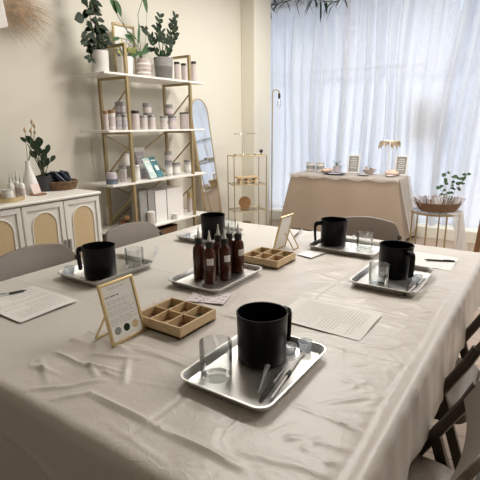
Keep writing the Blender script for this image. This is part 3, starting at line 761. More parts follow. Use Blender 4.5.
# pampas bouquet on the wall
pb = thing('pampas_bouquet', 'dried pampas grass bunch in white wrapping hung high on the left wall', 'dried flowers', (0, 0, 0))
rnd = random.Random(6); m = MB()
o_ = atx(-6, 4, WX+.09)
for i in range(420):
    ang = rnd.gauss(0, .5); L = rnd.uniform(.10, .42)
    e = Vector((rnd.uniform(-.05, .05), math.cos(ang-.42)*L*1.15, math.sin(ang-.42)*L*.62))
    st2 = o_+Vector((rnd.uniform(-.04, .04), rnd.uniform(-.1, .12), rnd.uniform(-.04, .06)))
    c1 = st2+e*.6+Vector((0, 0, .015)); c2 = st2+e+Vector((0, .01, -.02))
    if c2.x < WX+.01: c2.x = WX+.012
    m.tube([st2, c1, c2], [.0016, .0013, .0003], 3)
m.build('plume', 'pampas', pb)
MB().tube([o_+Vector((0, -.3, .12)), o_+Vector((0, .18, -.02))], .012, 8).build('stem', 'pampas', pb)
w0 = [atx(x, y, WX+.20) for x, y in ((-14, -30), (2, -6), (9, 27), (-12, 31))]
vs = [tuple(p) for p in w0]+[tuple(p+Vector((-.07, .0, 0))) for p in w0]
MB().add(vs, [(0, 1, 2, 3), (4, 7, 6, 5), (0, 4, 5, 1), (1, 5, 6, 2), (2, 6, 7, 3), (3, 7, 4, 0)]).build('wrapping', 'paper', pb, bevel=.01)

# ------------------------------------------------------------------ gold shelving
XF, XB, SY0, SY1 = -2.95, -3.29, 2.70, 3.50
SZ = [1.786, 1.338, .895, .475, .10]
sh = thing('shelving_unit', 'gold metal shelving unit with white boards and crossed braces against the left wall', 'shelving', ((XF+XB)/2, 3.1, 0))
def S(x, y, z): return (x-(XF+XB)/2, y-3.1, z)
for x in (XF, XB):
    for y in (SY0, SY1): MB().bar(S(x, y, 0), S(x, y, 2.02), .026, .026).build('post', 'shelfgold', sh, bevel=.002)
for y in (SY0, SY1):
    for z in [2.01]+[s_-.026 for s_ in SZ]: MB().bar(S(XF, y, z), S(XB, y, z), .018, .022).build('cross_rail', 'shelfgold', sh)
    for i in range(4):
        z1, z0 = SZ[i]-.05, SZ[i+1]+.02; zm = (z0+z1)/2
        MB().bar(S(XF, y, z1-.06), S(XB, y, z0+.02), .008, .012).build('end_brace', 'shelfgold', sh)
m = MB()
for i in range(1, 4):
    z1, z0 = SZ[i]-.03, SZ[i+1]+.0; yc = 3.1
    MB().bar(S(XB-.01, SY0, z1), S(XB-.01, SY1, z0), .008, .013).build('back_brace', 'shelfgold', sh)
    MB().bar(S(XB-.018, SY1, z1), S(XB-.018, SY0, z0), .008, .013).build('back_brace', 'shelfgold', sh)
for z in SZ:
    MB().box(S((XF+XB)/2, 3.08, z-.008), (XF-XB+.03, 1.24, .018)).build('shelf_board', 'board', sh, bevel=.003)
# shelf goods
def fit(xl, xr, yt, X, zb):
    xc = (xl+xr)/2; p = atx(xc, yt, X); r = (xr-xl)/2/FPX*depth(p); return p.y, r, p.z-zb
def jar(xl, xr, yt, X, k, lab, body='tin', lid='greytin', name='candle_jar', stack=0, grp=None, lidh=.16, lab_col='pink', hmin=None):
    zb = SZ[k]+.0012+stack; y, r, h = fit(xl, xr, yt, X, zb); h = max(h, .03)
    t = thing(name, lab, 'jar', (X, y, zb), 0, grp)
    MB().lathe([(0, 0), (r*.96, 0), (r, .003), (r, h*(1-lidh)), (0, h*(1-lidh))], seg=24).build('body', body, t)
    MB().lathe([(0, h*(1-lidh)), (r*1.03, h*(1-lidh)), (r*1.03, h*.98), (r*.97, h), (0, h)], seg=24).build('lid', lid, t)
    if lab_col: MB().lathe([(r+.0006, h*.2), (r+.0006, h*.65)], seg=24).build('label_sticker', lab_col, t)
    return r, h, y
X2 = -3.06; g2 = 'jars on the second shelf'
jar(103, 107.5, 111, X2, 1, 'slim pale jar at the left end of the second shelf', 'pink', 'brownwood', 'glass_jar', 0, g2)
jar(108, 114.5, 110, X2, 1, 'slim clear jar with dark lid, second from left on the second shelf', 'potw', 'brownwood', 'glass_jar', 0, g2)
r, h, y = jar(115, 121, 114.5, X2, 1, 'lilac-labelled tin left in the bottom row beside the front post, second shelf', 'tin', grp=g2, lab_col='lilac')
jar(121.5, 127.5, 115, X2, 1, 'lilac-labelled tin hidden partly by the front post, second shelf', 'tin', grp=g2, lab_col='lilac')
jar(115, 124.5, 102, X2, 1, 'dark-labelled tin stacked on the two left tins of the second shelf', 'greytin', grp=g2, stack=h+.001, lab_col='lilac')
jar(131, 138.5, 110.5, X2, 1, 'tall pink and grey jar with black lid right of the front post, second shelf', 'pink', 'cap', 'glass_jar', 0, g2)
r, h, y = jar(140, 147, 115.5, X2, 1, 'left grey tin of the stacked trio at the middle of the second shelf', 'tin', grp=g2)
jar(148, 155, 115, X2, 1, 'right grey tin of the stacked trio at the middle of the second shelf', 'tin', grp=g2)
jar(142.5, 151, 103, X2, 1, 'grey tin on top of the stacked trio at the middle of the second shelf', 'greytin', grp=g2, stack=h+.001)
r, h, y = jar(160, 167, 116, X2, 1, 'left squat tin below the right-hand stack of the second shelf', 'tin', grp=g2)
jar(168, 176, 116, X2, 1, 'right squat tin below the right-hand stack, with pale bow, second shelf', 'lilac', grp=g2)
jar(165, 172.5, 104.5, X2, 1, 'grey tin on top of the right-hand stack of the second shelf', 'greytin', grp=g2, stack=h+.001)
jar(179.5, 188.5, 112.5, X2, 1, 'pink jar with black lid at the right end of the second shelf', 'pink', 'cap', 'glass_jar', 0, g2, .08)
# third shelf
g3 = 'jars on the third shelf'
def fitz(px, X, k): return atx(px, 170, X).y
yb = fitz(111, -3.02, 2)
t = thing('gift_bag', 'small clear cellophane bag with dark blue filling, left end of the third shelf', 'gift bag', (-3.02, yb, SZ[2]+.001))
MB().lathe([(0, 0), (.042, 0), (.046, .02), (.046, .08), (.036, .1), (0, .1)], seg=20).build('bag', 'lilac', t); MB().lathe([(0, .0), (.047, .004), (.048, .045), (.03, .06), (0, .06)], seg=16).build('filling', 'slate', t)
MB().leaf((0, 0, .1), (.2, .6, .6), .04, .02).leaf((0, 0, .1), (.2, -.6, .6), .04, .02).build('bow', 'darkink', t)
r, h, y = jar(119, 126, 166, -3.08, 2, 'squat tin left of the front post on the third shelf', 'tin', grp=g3)
jar(121, 129, 153.5, -3.08, 2, 'white jar stacked on the squat tin, left of the front post, third shelf', 'potw', 'tin', grp=g3, stack=h+.001, lab_col=None)
jar(133, 139.5, 165, -3.02, 2, 'white cylindrical jar right of the front post, third shelf', 'potw', 'tin', grp=g3, lab_col='paper')
def booklet(x, y, lab, m, tilt, rz, k=2, W=.11, H=.20):
    t = thing('booklet', lab, 'booklet', (x, y, SZ[k]+.006), rz, 'booklets on the third shelf')
    MB().set((0, 0, 0), 0, 0, -tilt).box((0, 0, H/2), (.008, W, H)).build('cover', m, t, bevel=.001)
    q = MB().set((0, 0, 0), 0, 0, -tilt)
    q.box((.0045, 0, H*.82), (.0006, W*.7, .012)).box((.0045, 0, H*.45), (.0006, W*.5, .05)); q.build('print', 'paper', t, smooth=False)
booklet(-3.00, 3.00, 'pale green booklet leaning back on the third shelf', 'seafoam', .45, .25)
booklet(-3.03, 3.125, 'teal booklet leaning back, right of the pale green one, third shelf', 'teal', .5, .25, H=.21)
booklet(-3.14, 3.02, 'grey patterned packet behind the pale green booklet on the third shelf', 'lilac', .25, .1, H=.24)
tag(MB().box((0, 0, .14), (.05, .13, .28)).build('white_carton', 'paper', bevel=.004), 'white torn-topped carton behind the booklets on the third shelf', 'box').location = (-3.235, 3.04, SZ[2]+.002)
r, h, y = jar(165, 172, 162.5, -3.04, 2, 'left clear jar in the pair near the right post, third shelf', 'tin', grp=g3, lab_col='paper')
jar(172.5, 180, 162.5, -3.04, 2, 'right clear jar in the pair near the right post, third shelf', 'tin', grp=g3, lab_col='paper')
jar(164.5, 171.5, 151, -3.04, 2, 'grey tin stacked on the jar pair near the right post, third shelf', 'greytin', grp=g3, stack=h+.001)
jar(184, 191, 160, -3.1, 2, 'pale tin just behind the right front post, third shelf', 'tin', grp=g3, lab_col='paper')
# fourth shelf: boxes
def carton(pxl, pxr, yt, X, k, dx, lab, m='white', grp=None):
    a = atx(pxl, yt, X); c_ = atx(pxr, yt, X); zb = SZ[k]+.001; h = (a.z+c_.z)/2-zb; W = c_.y-a.y
    o = MB().box((0, 0, h/2), (dx, W, h)).build('gift_box', m, bevel=.003); o.location = (X-dx/2, (a.y+c_.y)/2, zb)
    return tag(o, lab, 'box', grp)
gb = 'boxes on the fourth shelf'
carton(139, 146.5, 191, -3.0, 3, .12, 'slim grey box at the left of the box row, fourth shelf', 'potg', gb)
carton(147.5, 154, 190, -3.0, 3, .16, 'slim taupe-sided box left of the big white ones, fourth shelf', 'potg', gb)
carton(154.8, 166, 190.5, -3.0, 3, .20, 'left large white box on the fourth shelf', 'white', gb)
carton(166.8, 182.5, 187.5, -3.0, 3, .20, 'right large white box on the fourth shelf', 'white', gb)
yv = atx(150, 217, -2.985).y
jar(147, 155, 211.5, -2.965, 3, 'small white round tub in front of the boxes, fourth shelf', 'potw', 'potw', 'small_tub', 0, 'tubs on the fourth shelf', .2, None)
jar(172.5, 177.5, 213.5, -2.965, 3, 'tiny white tub at the middle front of the fourth shelf', 'potw', 'potw', 'small_tub', 0, 'tubs on the fourth shelf', .2, None)
jar(187, 191.5, 191, -3.1, 3, 'pale glass bottle behind the right front post, fourth shelf', 'pink', 'gold', 'glass_bottle', 0, None, .35, None)
# left end of fourth shelf: wooden board with pink glass and trinket
t = thing('wooden_board', 'small wooden serving board at the left end of the fourth shelf', 'board', (-3.0, 2.63, SZ[3]+.001), .1)
MB().box((0, 0, .008), (.16, .26, .016)).build('plank', 'brownwood', t, bevel=.004)
tag(MB().lathe(tumbler(.03, .08), seg=24).build('pink_glass', thin_glass('pink_glass', (.9, .6, .5), .1)), 'pinkish glass on the small wooden board, fourth shelf', 'glass').location = (-3.0, 2.585, SZ[3]+.018)
jar(124, 129, 216, -3.03, 3, 'tiny dark green trinket jar on the wooden board, fourth shelf', 'leaf', 'brownwood', 'trinket_jar', .018, None, .3, None)
# lower shelf baskets
for i, yy_ in enumerate((2.72, 3.12)):
    t = thing('storage_basket', ('left' if i == 0 else 'right')+' brown wicker basket under the fourth shelf of the gold unit', 'basket', (-3.13, yy_, SZ[4]+.001), 0, 'storage baskets on the lowest shelf')
    MB().loops([rrect(.26, .34, .04, 0), rrect(.28, .37, .05, .30), rrect(.29, .38, .05, .305), rrect(.27, .36, .05, .305), rrect(.25, .33, .04, .01)]).build('woven_body', 'wicker', t)
# top shelf
zt_ = SZ[0]+.0012
def pot_at(xl, xr, yt, X): y, r, h = fit(xl, xr, yt, X, zt_); return Vector((X, y, zt_)), r, h
# 1 white pot
p, r, h = pot_at(91, 108, 51, -3.10)
t = thing('potted_plant', 'trailing dark leafy plant in a white pot, left end of the top shelf', 'plant', tuple(p))
MB().lathe([(0, 0), (r*.88, 0), (r*.92, .006), (r, h), (r*.93, h), (r*.9, h*.88), (0, h*.88)], seg=32).build('pot', 'potw', t); MB().lathe([(0, h*.89), (r*.9, h*.89)], seg=20).build('soil', 'soil', t)
lf = MB(); sm = MB(); rnd = random.Random(12)
stems = [[(98, 50), (95, 38), (91, 22), (88, 8), (86, -10), (84, -26)], [(100, 50), (101, 36), (98, 22), (93, 10), (90, -4)], [(96, 51), (90, 44), (87, 37)], [(101, 51), (104, 42), (103, 33), (97, 22)], [(97, 51), (92, 48), (90, 56), (89, 60)]]
for s_ in stems:
    w = [atx(x, y, -3.10+rnd.uniform(-.03, .04))-p for x, y in s_]; sm.tube(w, .0035, 5)
    for i in range(len(w)-1):
        for k in range(6 if s_ is not stems[0] else 5):
            q = w[i].lerp(w[i+1], rnd.random()); a = rnd.choice((-1, 1))
            lf.leaf(q, (rnd.uniform(-.3, .5), a*rnd.uniform(.5, 1), rnd.uniform(-.4, .6)), rnd.uniform(.05, .085), rnd.uniform(.036, .055), .3, normal=(1, rnd.uniform(-.5, .5), .4))
for (x, y, L, W) in ((79, 18, .09, .085), (82, 32, .07, .035), (83, 39, .08, .04)):
    q = atx(x+5, y, -3.08)-p; lf.leaf(q, (0, -1, -.1 if y < 30 else -.5), L, W, .2, normal=(1, 0, .2))
    sm.tube([q, w[0]*0+atx(92, y+8, -3.1)-p], .002, 4)
sm.build('stem', 'stem', t); lf.build('foliage', 'leaf', t)
# 2 picture frame leaning on wall
f0 = atx(111, 22, XB+.02); f1 = atx(112.5, 66, XB+.02); f2 = atx(133, 27, XB+.02)
fw = f2.y-f0.y; fh = f0.z-zt_
t = thing('picture_frame', 'gold-framed picture leaning on the wall behind the top shelf plants', 'picture', (XB+.03, (f0.y+f2.y)/2, zt_))
m = MB(); 
for s_ in (-1, 1): m.box((0, s_*(fw/2-.009), fh/2), (.016, .018, fh))
m.box((0, 0, .009), (.016, fw-.036, .018)).box((0, 0, fh-.009), (.016, fw-.036, .018)); m.build('frame', 'shelfgold', t, bevel=.002)
MB().box((-.003, 0, fh/2), (.004, fw-.03, fh-.03)).build('mount', 'paper', t, smooth=False)
m = MB(); rnd = random.Random(22)
for i in range(5): m.leaf((.0, -.02+.02*i-.02, fh*.3), (0, (i-2)*.3, 1), fh*.35, .025, 0, normal=(1, 0, 0))
m.build('printed_leaves', 'slate', t)
# 3 small pot with yellow-green fern
p, r, h = pot_at(116.5, 133, 57, -3.12)
t = thing('potted_fern', 'yellow-green leafy plant in a pale pot, second from left on the top shelf', 'plant', tuple(p))
MB().lathe([(0, 0), (r*.8, 0), (r*.95, h), (r*.88, h), (r*.8, h*.9), (0, h*.9)], seg=28).build('pot', 'potw', t); MB().lathe([(0, h*.91), (r*.82, h*.91)], seg=20).build('soil', 'soil', t)
lf = MB(); sm = MB(); rnd = random.Random(31)
for (x, y) in ((117, 44), (121, 37), (127, 35), (131, 40), (134, 47), (119, 50), (129, 48), (124, 42), (135, 52), (126, 50), (132, 53)):
    q = atx(x, y, -3.12+rnd.uniform(-.04, .06))-p; b0 = Vector((0, 0, h*.9)); sm.tube([b0, b0.lerp(q, .6)+Vector((0, 0, .015)), q], .0018, 4)
    for k in range(3):
        d = (q-b0).normalized(); lf.leaf(b0.lerp(q, .55+.15*k), (d.x+rnd.uniform(-.4, .4), d.y+rnd.uniform(-.4, .4), d.z*.4), .055, .028, .5, normal=(1, 0, .5))
sm.build('stem', 'stem', t); lf.build('foliage', 'leaf3', t)
# 4 patterned pot with tall peace lily
p, r, h = pot_at(136, 150.5, 59, -3.10)
t = thing('potted_lily', 'tall long-leafed plant in a banded blush pot on the top shelf', 'plant', tuple(p))
MB().lathe([(0, 0), (r*.82, 0), (r, h*.35), (r*.98, h*.7), (r*.8, h), (r*.72, h), (r*.8, h*.85), (0, h*.85)], seg=32).build('pot', mat('blush_pot', (.45, .38, .36), .6, noise=.2), t)
m = MB()
for z in (.28, .5, .72): m.lathe([(r*.955, h*z-.008), (r*1.01, h*z), (r*.955, h*z+.008)], seg=32)
m.build('band', 'paper', t)
lf = MB(); sm = MB()
LV = [((140, 58), (130, 34), (119, 18), (117, 14), .16, .06, (-.1, -.35, 1), -1), ((142, 58), (139, 36), (138, 14), (143, -2), 0, 0, None, 1), ((141, 58), (136, 45), (128, 40), (120, 38), .1, .03, (0, -1, -.2), 1), ((142, 58), (139, 48), (136, 44), (134, 42), .12, .045, (0, -.5, .3), 1)]
for a, b_, c_, d_, L, W, dr, sgn in LV:
    w = [atx(*q, -3.08)-p for q in (a, b_, c_, d_)]; sm.tube(w, .0028, 5)
    if dr: lf.leaf(w[3]-Vector(dr).normalized()*(.0), dr, L, W, .15, normal=(1, 0, 0))
for (x0, y0, x1, y1, W) in ((121, 17, 115, -2, .055), (147, 13, 141, -14, .055), (138, 45, 139, 22, .03), (137, 40, 126, 30, .025), (140, 52, 128, 58, .035), (142, 54, 148, 42, .04), (141, 56, 134, 50, .03), (139, 54, 150, 50, .035)):
    a = atx(x0, y0, -3.07)-p; c_ = atx(x1, y1, -3.07)-p; lf.leaf(a, c_-a, (c_-a).length, W, .05, 6, normal=(1, 0, 0)); sm.tube([(0, 0, h*.8), ((a.x)*.5, a.y*.6, h*.8+(a.z-h*.8)*.5), a], .002, 4)
sm.build('stem', 'stem', t); lf.build('foliage', 'leaf2', t)
# 5 grey two-tone pot with zz plant
p, r, h = pot_at(153.5, 173, 58, -3.08)
t = thing('potted_zz_plant', 'dark glossy many-stemmed plant in a two-tone grey pot, right of the top shelf', 'plant', tuple(p))
MB().lathe([(0, 0), (r*.78, 0), (r*.82, .004), (r*.93, h*.6)], seg=36).lathe([(r*.93, h*.6), (0, h*.6)], seg=36).build('pot', mat('dark_grey_glaze', (.17, .165, .16), .6, noise=.15), t)
MB().lathe([(r*.93, h*.6), (r*1.0, h), (r*.94, h), (r*.88, h*.85), (0, h*.85)], seg=36).build('pot_rim', 'potg', t); MB().lathe([(0, h*.86), (r*.9, h*.86)], seg=20).build('soil', 'soil', t)
lf = MB(); sm = MB(); rnd = random.Random(44)
ST = [[(162, 57), (154, 46), (150, 38), (144, 28)], [(162, 57), (159, 44), (158, 30), (160, 14)], [(163, 57), (163, 45), (162, 34), (155, 26)], [(164, 57), (166, 46), (170, 32), (176, 14)], [(165, 57), (170, 46), (175, 34), (172, 20)], [(164, 57), (168, 50), (172, 42)], [(162, 57), (156, 50), (150, 49)]]
for s_ in ST:
    w = [atx(x, y, -3.08+rnd.uniform(-.04, .05))-p for x, y in s_]; w[0] = Vector((rnd.uniform(-.02, .02), rnd.uniform(-.02, .02), h*.85)); sm.tube(w, [.0055]+[.0045]*(len(w)-2)+[.002], 6)
    for i in range(len(w)-1):
        if i == 0 and len(w) > 3: continue
        d = (w[i+1]-w[i]).normalized()
        for k in range(3):
            q = w[i].lerp(w[i+1], k/3+.12)
            for a in (-1, 1):
                sd = Vector((rnd.uniform(-.3, .4), a*1.0, 0)); lf.leaf(q, d*.8+sd*.7, rnd.uniform(.058, .08), rnd.uniform(.032, .044), .1, normal=(1, 0, .2))
sm.build('stem', 'leaf2', t); lf.build('foliage', 'leaf', t)
# jars on top shelf
gj = 'pink jars on the top shelf'
jar(174, 179.5, 62, -3.06, 0, 'pink jar with black lid next to the grey plant pot, top shelf', 'pink', 'cap', 'glass_jar', 0, gj, .12)
jar(181, 186, 63.5, -3.06, 0, 'pink jar with black lid left of the right front post, top shelf', 'pink', 'cap', 'glass_jar', 0, gj, .12)
jar(191, 196, 61.5, -3.06, 0, 'pink jar past the right front post at the end of the top shelf', 'pink', 'cap', 'glass_jar', 0, gj, .12)

# ------------------------------------------------------------------ mirror
mr = thing('arched_mirror', 'tall arched leaning mirror with thin gold edge, between shelving and wire rack', 'mirror', (-3.3, 4.03, 0))
LM = 1.655
def mir(hw, h0, h1, off):
    pts = [(hw, h0)]+[(hw*math.cos(a*PI/20), h1-hw*1.15+hw*1.15*math.sin(a*PI/20)) for a in range(21)]+[(-hw, h0)]
    th = .145; out = []
    for yv_, s_ in pts:
        out.append((off*math.cos(th)+.235-s_*math.sin(th)+.0, yv_, s_*math.cos(th)+off*math.sin(th)+.003))
    return out
HW = .150
a = mir(HW, 0, LM+.02, 0); b_ = mir(HW, 0, LM+.02, .022); ai = mir(HW-.010, .01, LM+.01, .022); am = mir(HW-.010, .01, LM+.01, .018)
MB().loops([a, b_, ai, am], True, False).build('frame', 'gold', mr)
MB().add(am, [tuple(range(len(am)))]).build('glass', 'mirror', mr, smooth=False)

# ------------------------------------------------------------------ wire rack
RK = thing('wire_rack', 'gold wire display rack with three mesh levels near the wall corner', 'rack', (-2.93, 4.2, 0), math.radians(51))
RW, RD = .39, .27; LV_ = [1.03, .70, .39, .10]
for x in (0, RW):
    for y in (0, RD): MB().tube([(x, y, 0), (x, y, 1.03)], .0055, 8).build('post', 'shelfgold', RK)
for z in LV_:
    m = MB()
    for a_, b2 in (((0, 0), (RW, 0)), ((RW, 0), (RW, RD)), ((RW, RD), (0, RD)), ((0, RD), (0, 0))): m.tube([(*a_, z), (*b2, z)], .0055, 6)
    m.build('level_frame', 'shelfgold', RK); MB().box((RW/2, RD/2, z), (RW-.01, RD-.01, .004)).build('glass_shelf', 'glass', RK, smooth=False)
def rk(x, y, z): 
    c_, s_ = math.cos(math.radians(51)), math.sin(math.radians(51)); return (-2.93+x*c_-y*s_, 4.2+x*s_+y*c_, z+.0035)
t = thing('cake_stand', 'clear two-tier glass stand on top of the wire rack', 'stand', rk(.17, .13, 1.03))
MB().lathe([(0, 0), (.13, 0), (.135, .012), (.13, .010), (.01, .004), (0, .004)], seg=36).build('plate', 'glass', t)
MB().lathe([(0, .235), (.125, .235), (.132, .247), (.125, .245), (0, .239)], seg=36).build('plate', 'glass', t)
MB().tube([(0, 0, .003), (0, 0, .26)], .006, 10).build('rod', 'clear', t)
MB().lathe([(0, 0), (.012, .006), (.014, .014), (.01, .024), (0, .028)], (0, 0, .258), 14).build('finial', 'glass', t)
t = thing('black_finial', 'small round black ball on a short stem at the right corner of the rack', 'ornament', rk(.36, .10, 1.03))
MB().tube([(0, 0, 0), (0, 0, .022)], .004, 8).build('stem', 'cap', t)
MB().lathe([(0, 0)]+[(.022*math.sin(a*PI/10), .022-.022*math.cos(a*PI/10)) for a in range(1, 10)]+[(0, .044)], (0, 0, .02), 20).build('ball', 'cap', t)
t = thing('wooden_riser', 'pale wooden stacked riser on the second level of the wire rack', 'riser', rk(.19, .13, .70), math.radians(51))
MB().box((0, 0, .075), (.26, .14, .02)).box((0, 0, .03), (.22, .11, .012)).build('plank', 'wood', t, bevel=.003)
for x in (-.09, .0, .09): MB().box((x, 0, .034), (.02, .12, .068)).build('foot', 'wood', t)
t = thing('round_wooden_dish', 'round brown disc standing upright on the third level of the wire rack', 'dish', rk(.17, .15, .39), math.radians(30))
MB().set((0, 0, .080), 0, PI/2-.15).lathe([(0, -.006), (.068, -.006), (.072, 0), (.068, .006), (0, .006)], seg=36).build('disc', 'brownwood', t)
MB().box((0, 0, .006), (.10, .05, .012)).build('stand', 'brownwood', t)
t = thing('woven_pouch', 'brown woven pouch slumped on the lowest visible level of the wire rack', 'pouch', rk(.19, .13, .10), 0)
MB().lathe([(0, 0), (.12, 0), (.13, .03), (.10, .09), (.05, .12), (.06, .14), (0, .14)], seg=24, sx=1, sy=.7).build('body', 'wicker', t)

# ------------------------------------------------------------------ floor lamp
fl = thing('floor_lamp', 'slim floor lamp with hooked arm at the left edge of the curtain', 'lamp', (-2.90, 5.0, 0))
hk = [(0, 0, .02), (0, 0, .9), (0, 0, 1.70), (.0, 0, 1.76), (.012, .008, 1.782), (.03, .02, 1.79), (.055, .036, 1.785), (.066, .044, 1.77), (.070, .047, 1.74)]
MB().tube(hk, .0075, 8).build('pole', 'shelfgold', fl)
MB().lathe([(0, 0), (.13, 0), (.13, .012), (.02, .02), (0, .02)], seg=32).build('base', 'shelfgold', fl)
MB().lathe([(0, 0), (.014, 0), (.016, -.05), (.012, -.06), (0, -.06)], (.070, .047, 1.745), 16).build('socket', 'bronze', fl)
MB().lathe([(0, 0), (.012, 0), (.022, -.04), (.030, -.07), (.022, -.095), (0, -.105)], (.070, .047, 1.685), 20).build('bulb', 'glass', fl)

# ------------------------------------------------------------------ draped desk by the window
DX0, DX1, DY0, DY1 = -2.74, -1.38, 5.23, 5.68
dk = thing('display_desk', 'plain desk hidden under the beige linen drape by the window', 'desk', ((DX0+DX1)/2, (DY0+DY1)/2, 0))
MB().box((0, 0, .725), (1.30, .42, .03)).build('desktop', 'wood', dk)
for x in (-.6, .6):
    for y in (-.18, .18): MB().box((x, y, .355), (.04, .04, .71)).build('leg', 'wood', dk)
def drape(x0, x1, y0, y1, z, bot, flare, amp, fr, seed):
    cx, cy = (x0+x1)/2, (y0+y1)/2; W, D = x1-x0, y1-y0; per = 2*(W+D); n = 240; rows = 14; ls = []
    def pt(s_):
        s_ %= per
        if s_ < W: return (-W/2+s_, -D/2, 0, -1)
        s_ -= W
        if s_ < D: return (W/2, -D/2+s_, 1, 0)
        s_ -= D
        if s_ < W: return (W/2-s_, D/2, 0, 1)
        return (-W/2, D/2-(s_-W), -1, 0)
    for j in range(rows+1):
        t_ = j/rows; l = []
        for i in range(n):
            s_ = per*i/n; x, y, nx_, ny_ = pt(s_); e = flare*t_+amp*t_*math.sin(s_*fr+seed)*(.6+.4*math.sin(s_*fr*.37))
            k = 1+flare*t_*0
            l.append((cx+x*(1+2*flare*t_/W)+nx_*amp*t_*math.sin(s_*fr+seed), cy+y*(1+1.0*flare*t_/D)+ny_*amp*t_*math.sin(s_*fr+seed), z-.004*(0 if j else 0)-(z-bot)*t_))
        ls.append(l)
    ls.insert(0, [(cx+(p[0]-cx)*.985, cy+(p[1]-cy)*.96, z+.003) for p in ls[0]])
    return MB().loops(ls, True, False)
drape(DX0, DX1, DY0, DY1, .748, .05, .14, .016, 15, 1).build('linen_drape', 'linen'); tag(bpy.data.objects['linen_drape'], 'beige linen cloth draped over the desk in front of the window', 'tablecloth')
m = MB()
nx_ = 90
vs = []; fs = []; prof = [(0, -.07), (0, -.03), (0, 0), (.15, 0), (.3, 0), (.47, 0)]
for j, (dy, dz) in enumerate(prof):
    for i in range(nx_+1):
        x = DX0-.02+(DX1-DX0+.04)*i/nx_; fr = math.sin(i*.9)*.006 if j < 2 else 0
        vs.append((x, DY0-.012+dy+(-.012+fr if j < 2 else 0), .757+dz*(1+.25*math.sin(i*.35))*(.55 if j < 2 else 1)))
for j in range(len(prof)-1):
    for i in range(nx_): k = j*(nx_+1)+i; fs.append((k, k+1, k+nx_+2, k+nx_+1))
# right side fall of the runner
base = len(vs)
for j in range(9):
    for i in range(13):
        t_ = j/8; y = DY0-.012+.47*i/12
        vs.append((DX1+.025+.14*t_+.020*math.sin(i*1.3+t_)*t_, y+.02*t_*math.sin(i), .757-.62*t_))
for j in range(8):
    for i in range(12): k = base+j*13+i; fs.append((k, k+1, k+14, k+13))
m.add(vs, fs).build('gauze_runner', 'gauze'); tag(bpy.data.objects['gauze_runner'], 'thin white gauze runner over the desk top, falling down its right side', 'tablecloth')
ZD = .7615
def dcyl(name, xl, xr, yb_, yt, lab, cat, prof_m, grp=None, lid=None):
    xc = (xl+xr)/2; p = atz(xc, yb_, ZD); r = (xr-xl)/2/FPX*depth(p); p.y = min(p.y+r, DY1-.02-r*.2); hh = aty(xc, yt, p.y).z-ZD
    t = thing(name, lab, cat, (p.x, p.y, ZD), 0, grp); MB().lathe([(0, 0), (r*.95, 0), (r, .004), (r, hh*.85), (0, hh*.85)], seg=24).build('body', prof_m, t)
    MB().lathe([(0, hh*.85), (r*1.03, hh*.85), (r*1.03, hh), (0, hh)], seg=24).build('lid', lid or prof_m, t)
    MB().lathe([(r+.0008, hh*.25), (r+.0008, hh*.65)], seg=24).build('label_sticker', 'potg', t); return t
dcyl('white_tin', 304.5, 313, 171, 162, 'left white tin with grey label at the left end of the desk', 'tin', 'white', 'white tins on the desk', 'tin')
dcyl('white_tin', 314.5, 322.5, 172, 162.5, 'right white tin with grey label, next to the other on the desk', 'tin', 'white', 'white tins on the desk', 'tin')
def blob(name, px, py, r, lab, cat, m_, grp=None, n=7, sq=.7, seed=1):
    p = atz(px, py, ZD); p.y = min(p.y, DY1-.05); t = MB(); rnd = random.Random(seed)
    for i in range(n):
        a = i*2*PI/n; rr = r*.42
        c_ = (r*.5*math.cos(a) if i else 0, r*.4*math.sin(a) if i else 0, rr*sq*(1 if i else 1.6))
        t.lathe([(0, -rr*sq)]+[(rr*math.sin(k*PI/6), -rr*sq*math.cos(k*PI/6)) for k in range(1, 6)]+[(0, rr*sq)], c_, 12)
    o = t.build(name, m_); o.location = (p.x, p.y, ZD+.001); return tag(o, lab, cat, grp)
blush = mat('blush_petals', (.66, .50, .42), .7, noise=.2)
blob('floral_ornament', 326, 172, .075, 'small tan flower ornament right of the tins on the desk', 'ornament', blush, 'flower ornaments on the desk')
blob('floral_ornament', 332.5, 171, .065, 'small blush flower ornament left of the sprig pot on the desk', 'ornament', blush, 'flower ornaments on the desk', seed=3)
pp = atz(339.5, 171.5, ZD); pp.y = min(pp.y+.03, 5.62)
t = thing('sprig_pot', 'small lilac pot with a green sprig on the desk', 'plant', (pp.x, pp.y, ZD))
MB().lathe([(0, 0), (.042, 0), (.052, .085), (.046, .085), (.038, .06), (0, .06)], seg=24).build('pot', 'lilac', t)
m = MB(); m.leaf((0, 0, .06), (-.5, 0, .9), .16, .026).leaf((0, 0, .06), (.35, 0, .9), .17, .022).leaf((0, 0, .06), (1, 0, .45), .16, .018).leaf((0, 0, .06), (.1, 0, 1), .11, .02).leaf((0, 0, .06), (.9, 0, .35), .10, .015).leaf((0, 0, .06), (-.2, .1, 1), .12, .016).leaf((0, 0, .06), (.4, .1, .8), .07, .016); m.build('foliage', 'leaf2', t)
def plate(px, py, rx, ry, lab, m_, inner, name='oval_plate'):
    p = atz(px, py, ZD); p.y = max(p.y, DY0+ry); t = thing(name, lab, 'plate', (p.x, p.y, ZD))
    MB().lathe([(0, 0), (rx*.7, 0), (rx, .014), (rx*.97, .016), (rx*.7, .004), (0, .004)], seg=36, sy=ry/rx).build('dish', m_, t)
    MB().box((0, 0, .010), (rx*.9, ry*.9, .010)).build('soap_bar', inner, t, bevel=.003)
plate(334, 174.5, .16, .075, 'dark oval plate with a pale lilac bar at the front of the desk', 'potd', 'lilac')
plate(363, 175.5, .085, .055, 'pale flat dish at the front middle of the desk', 'potg', 'pink')
plate(390, 176.5, .06, .05, 'small pearly dish at the front right of the desk', 'pink', 'paper')
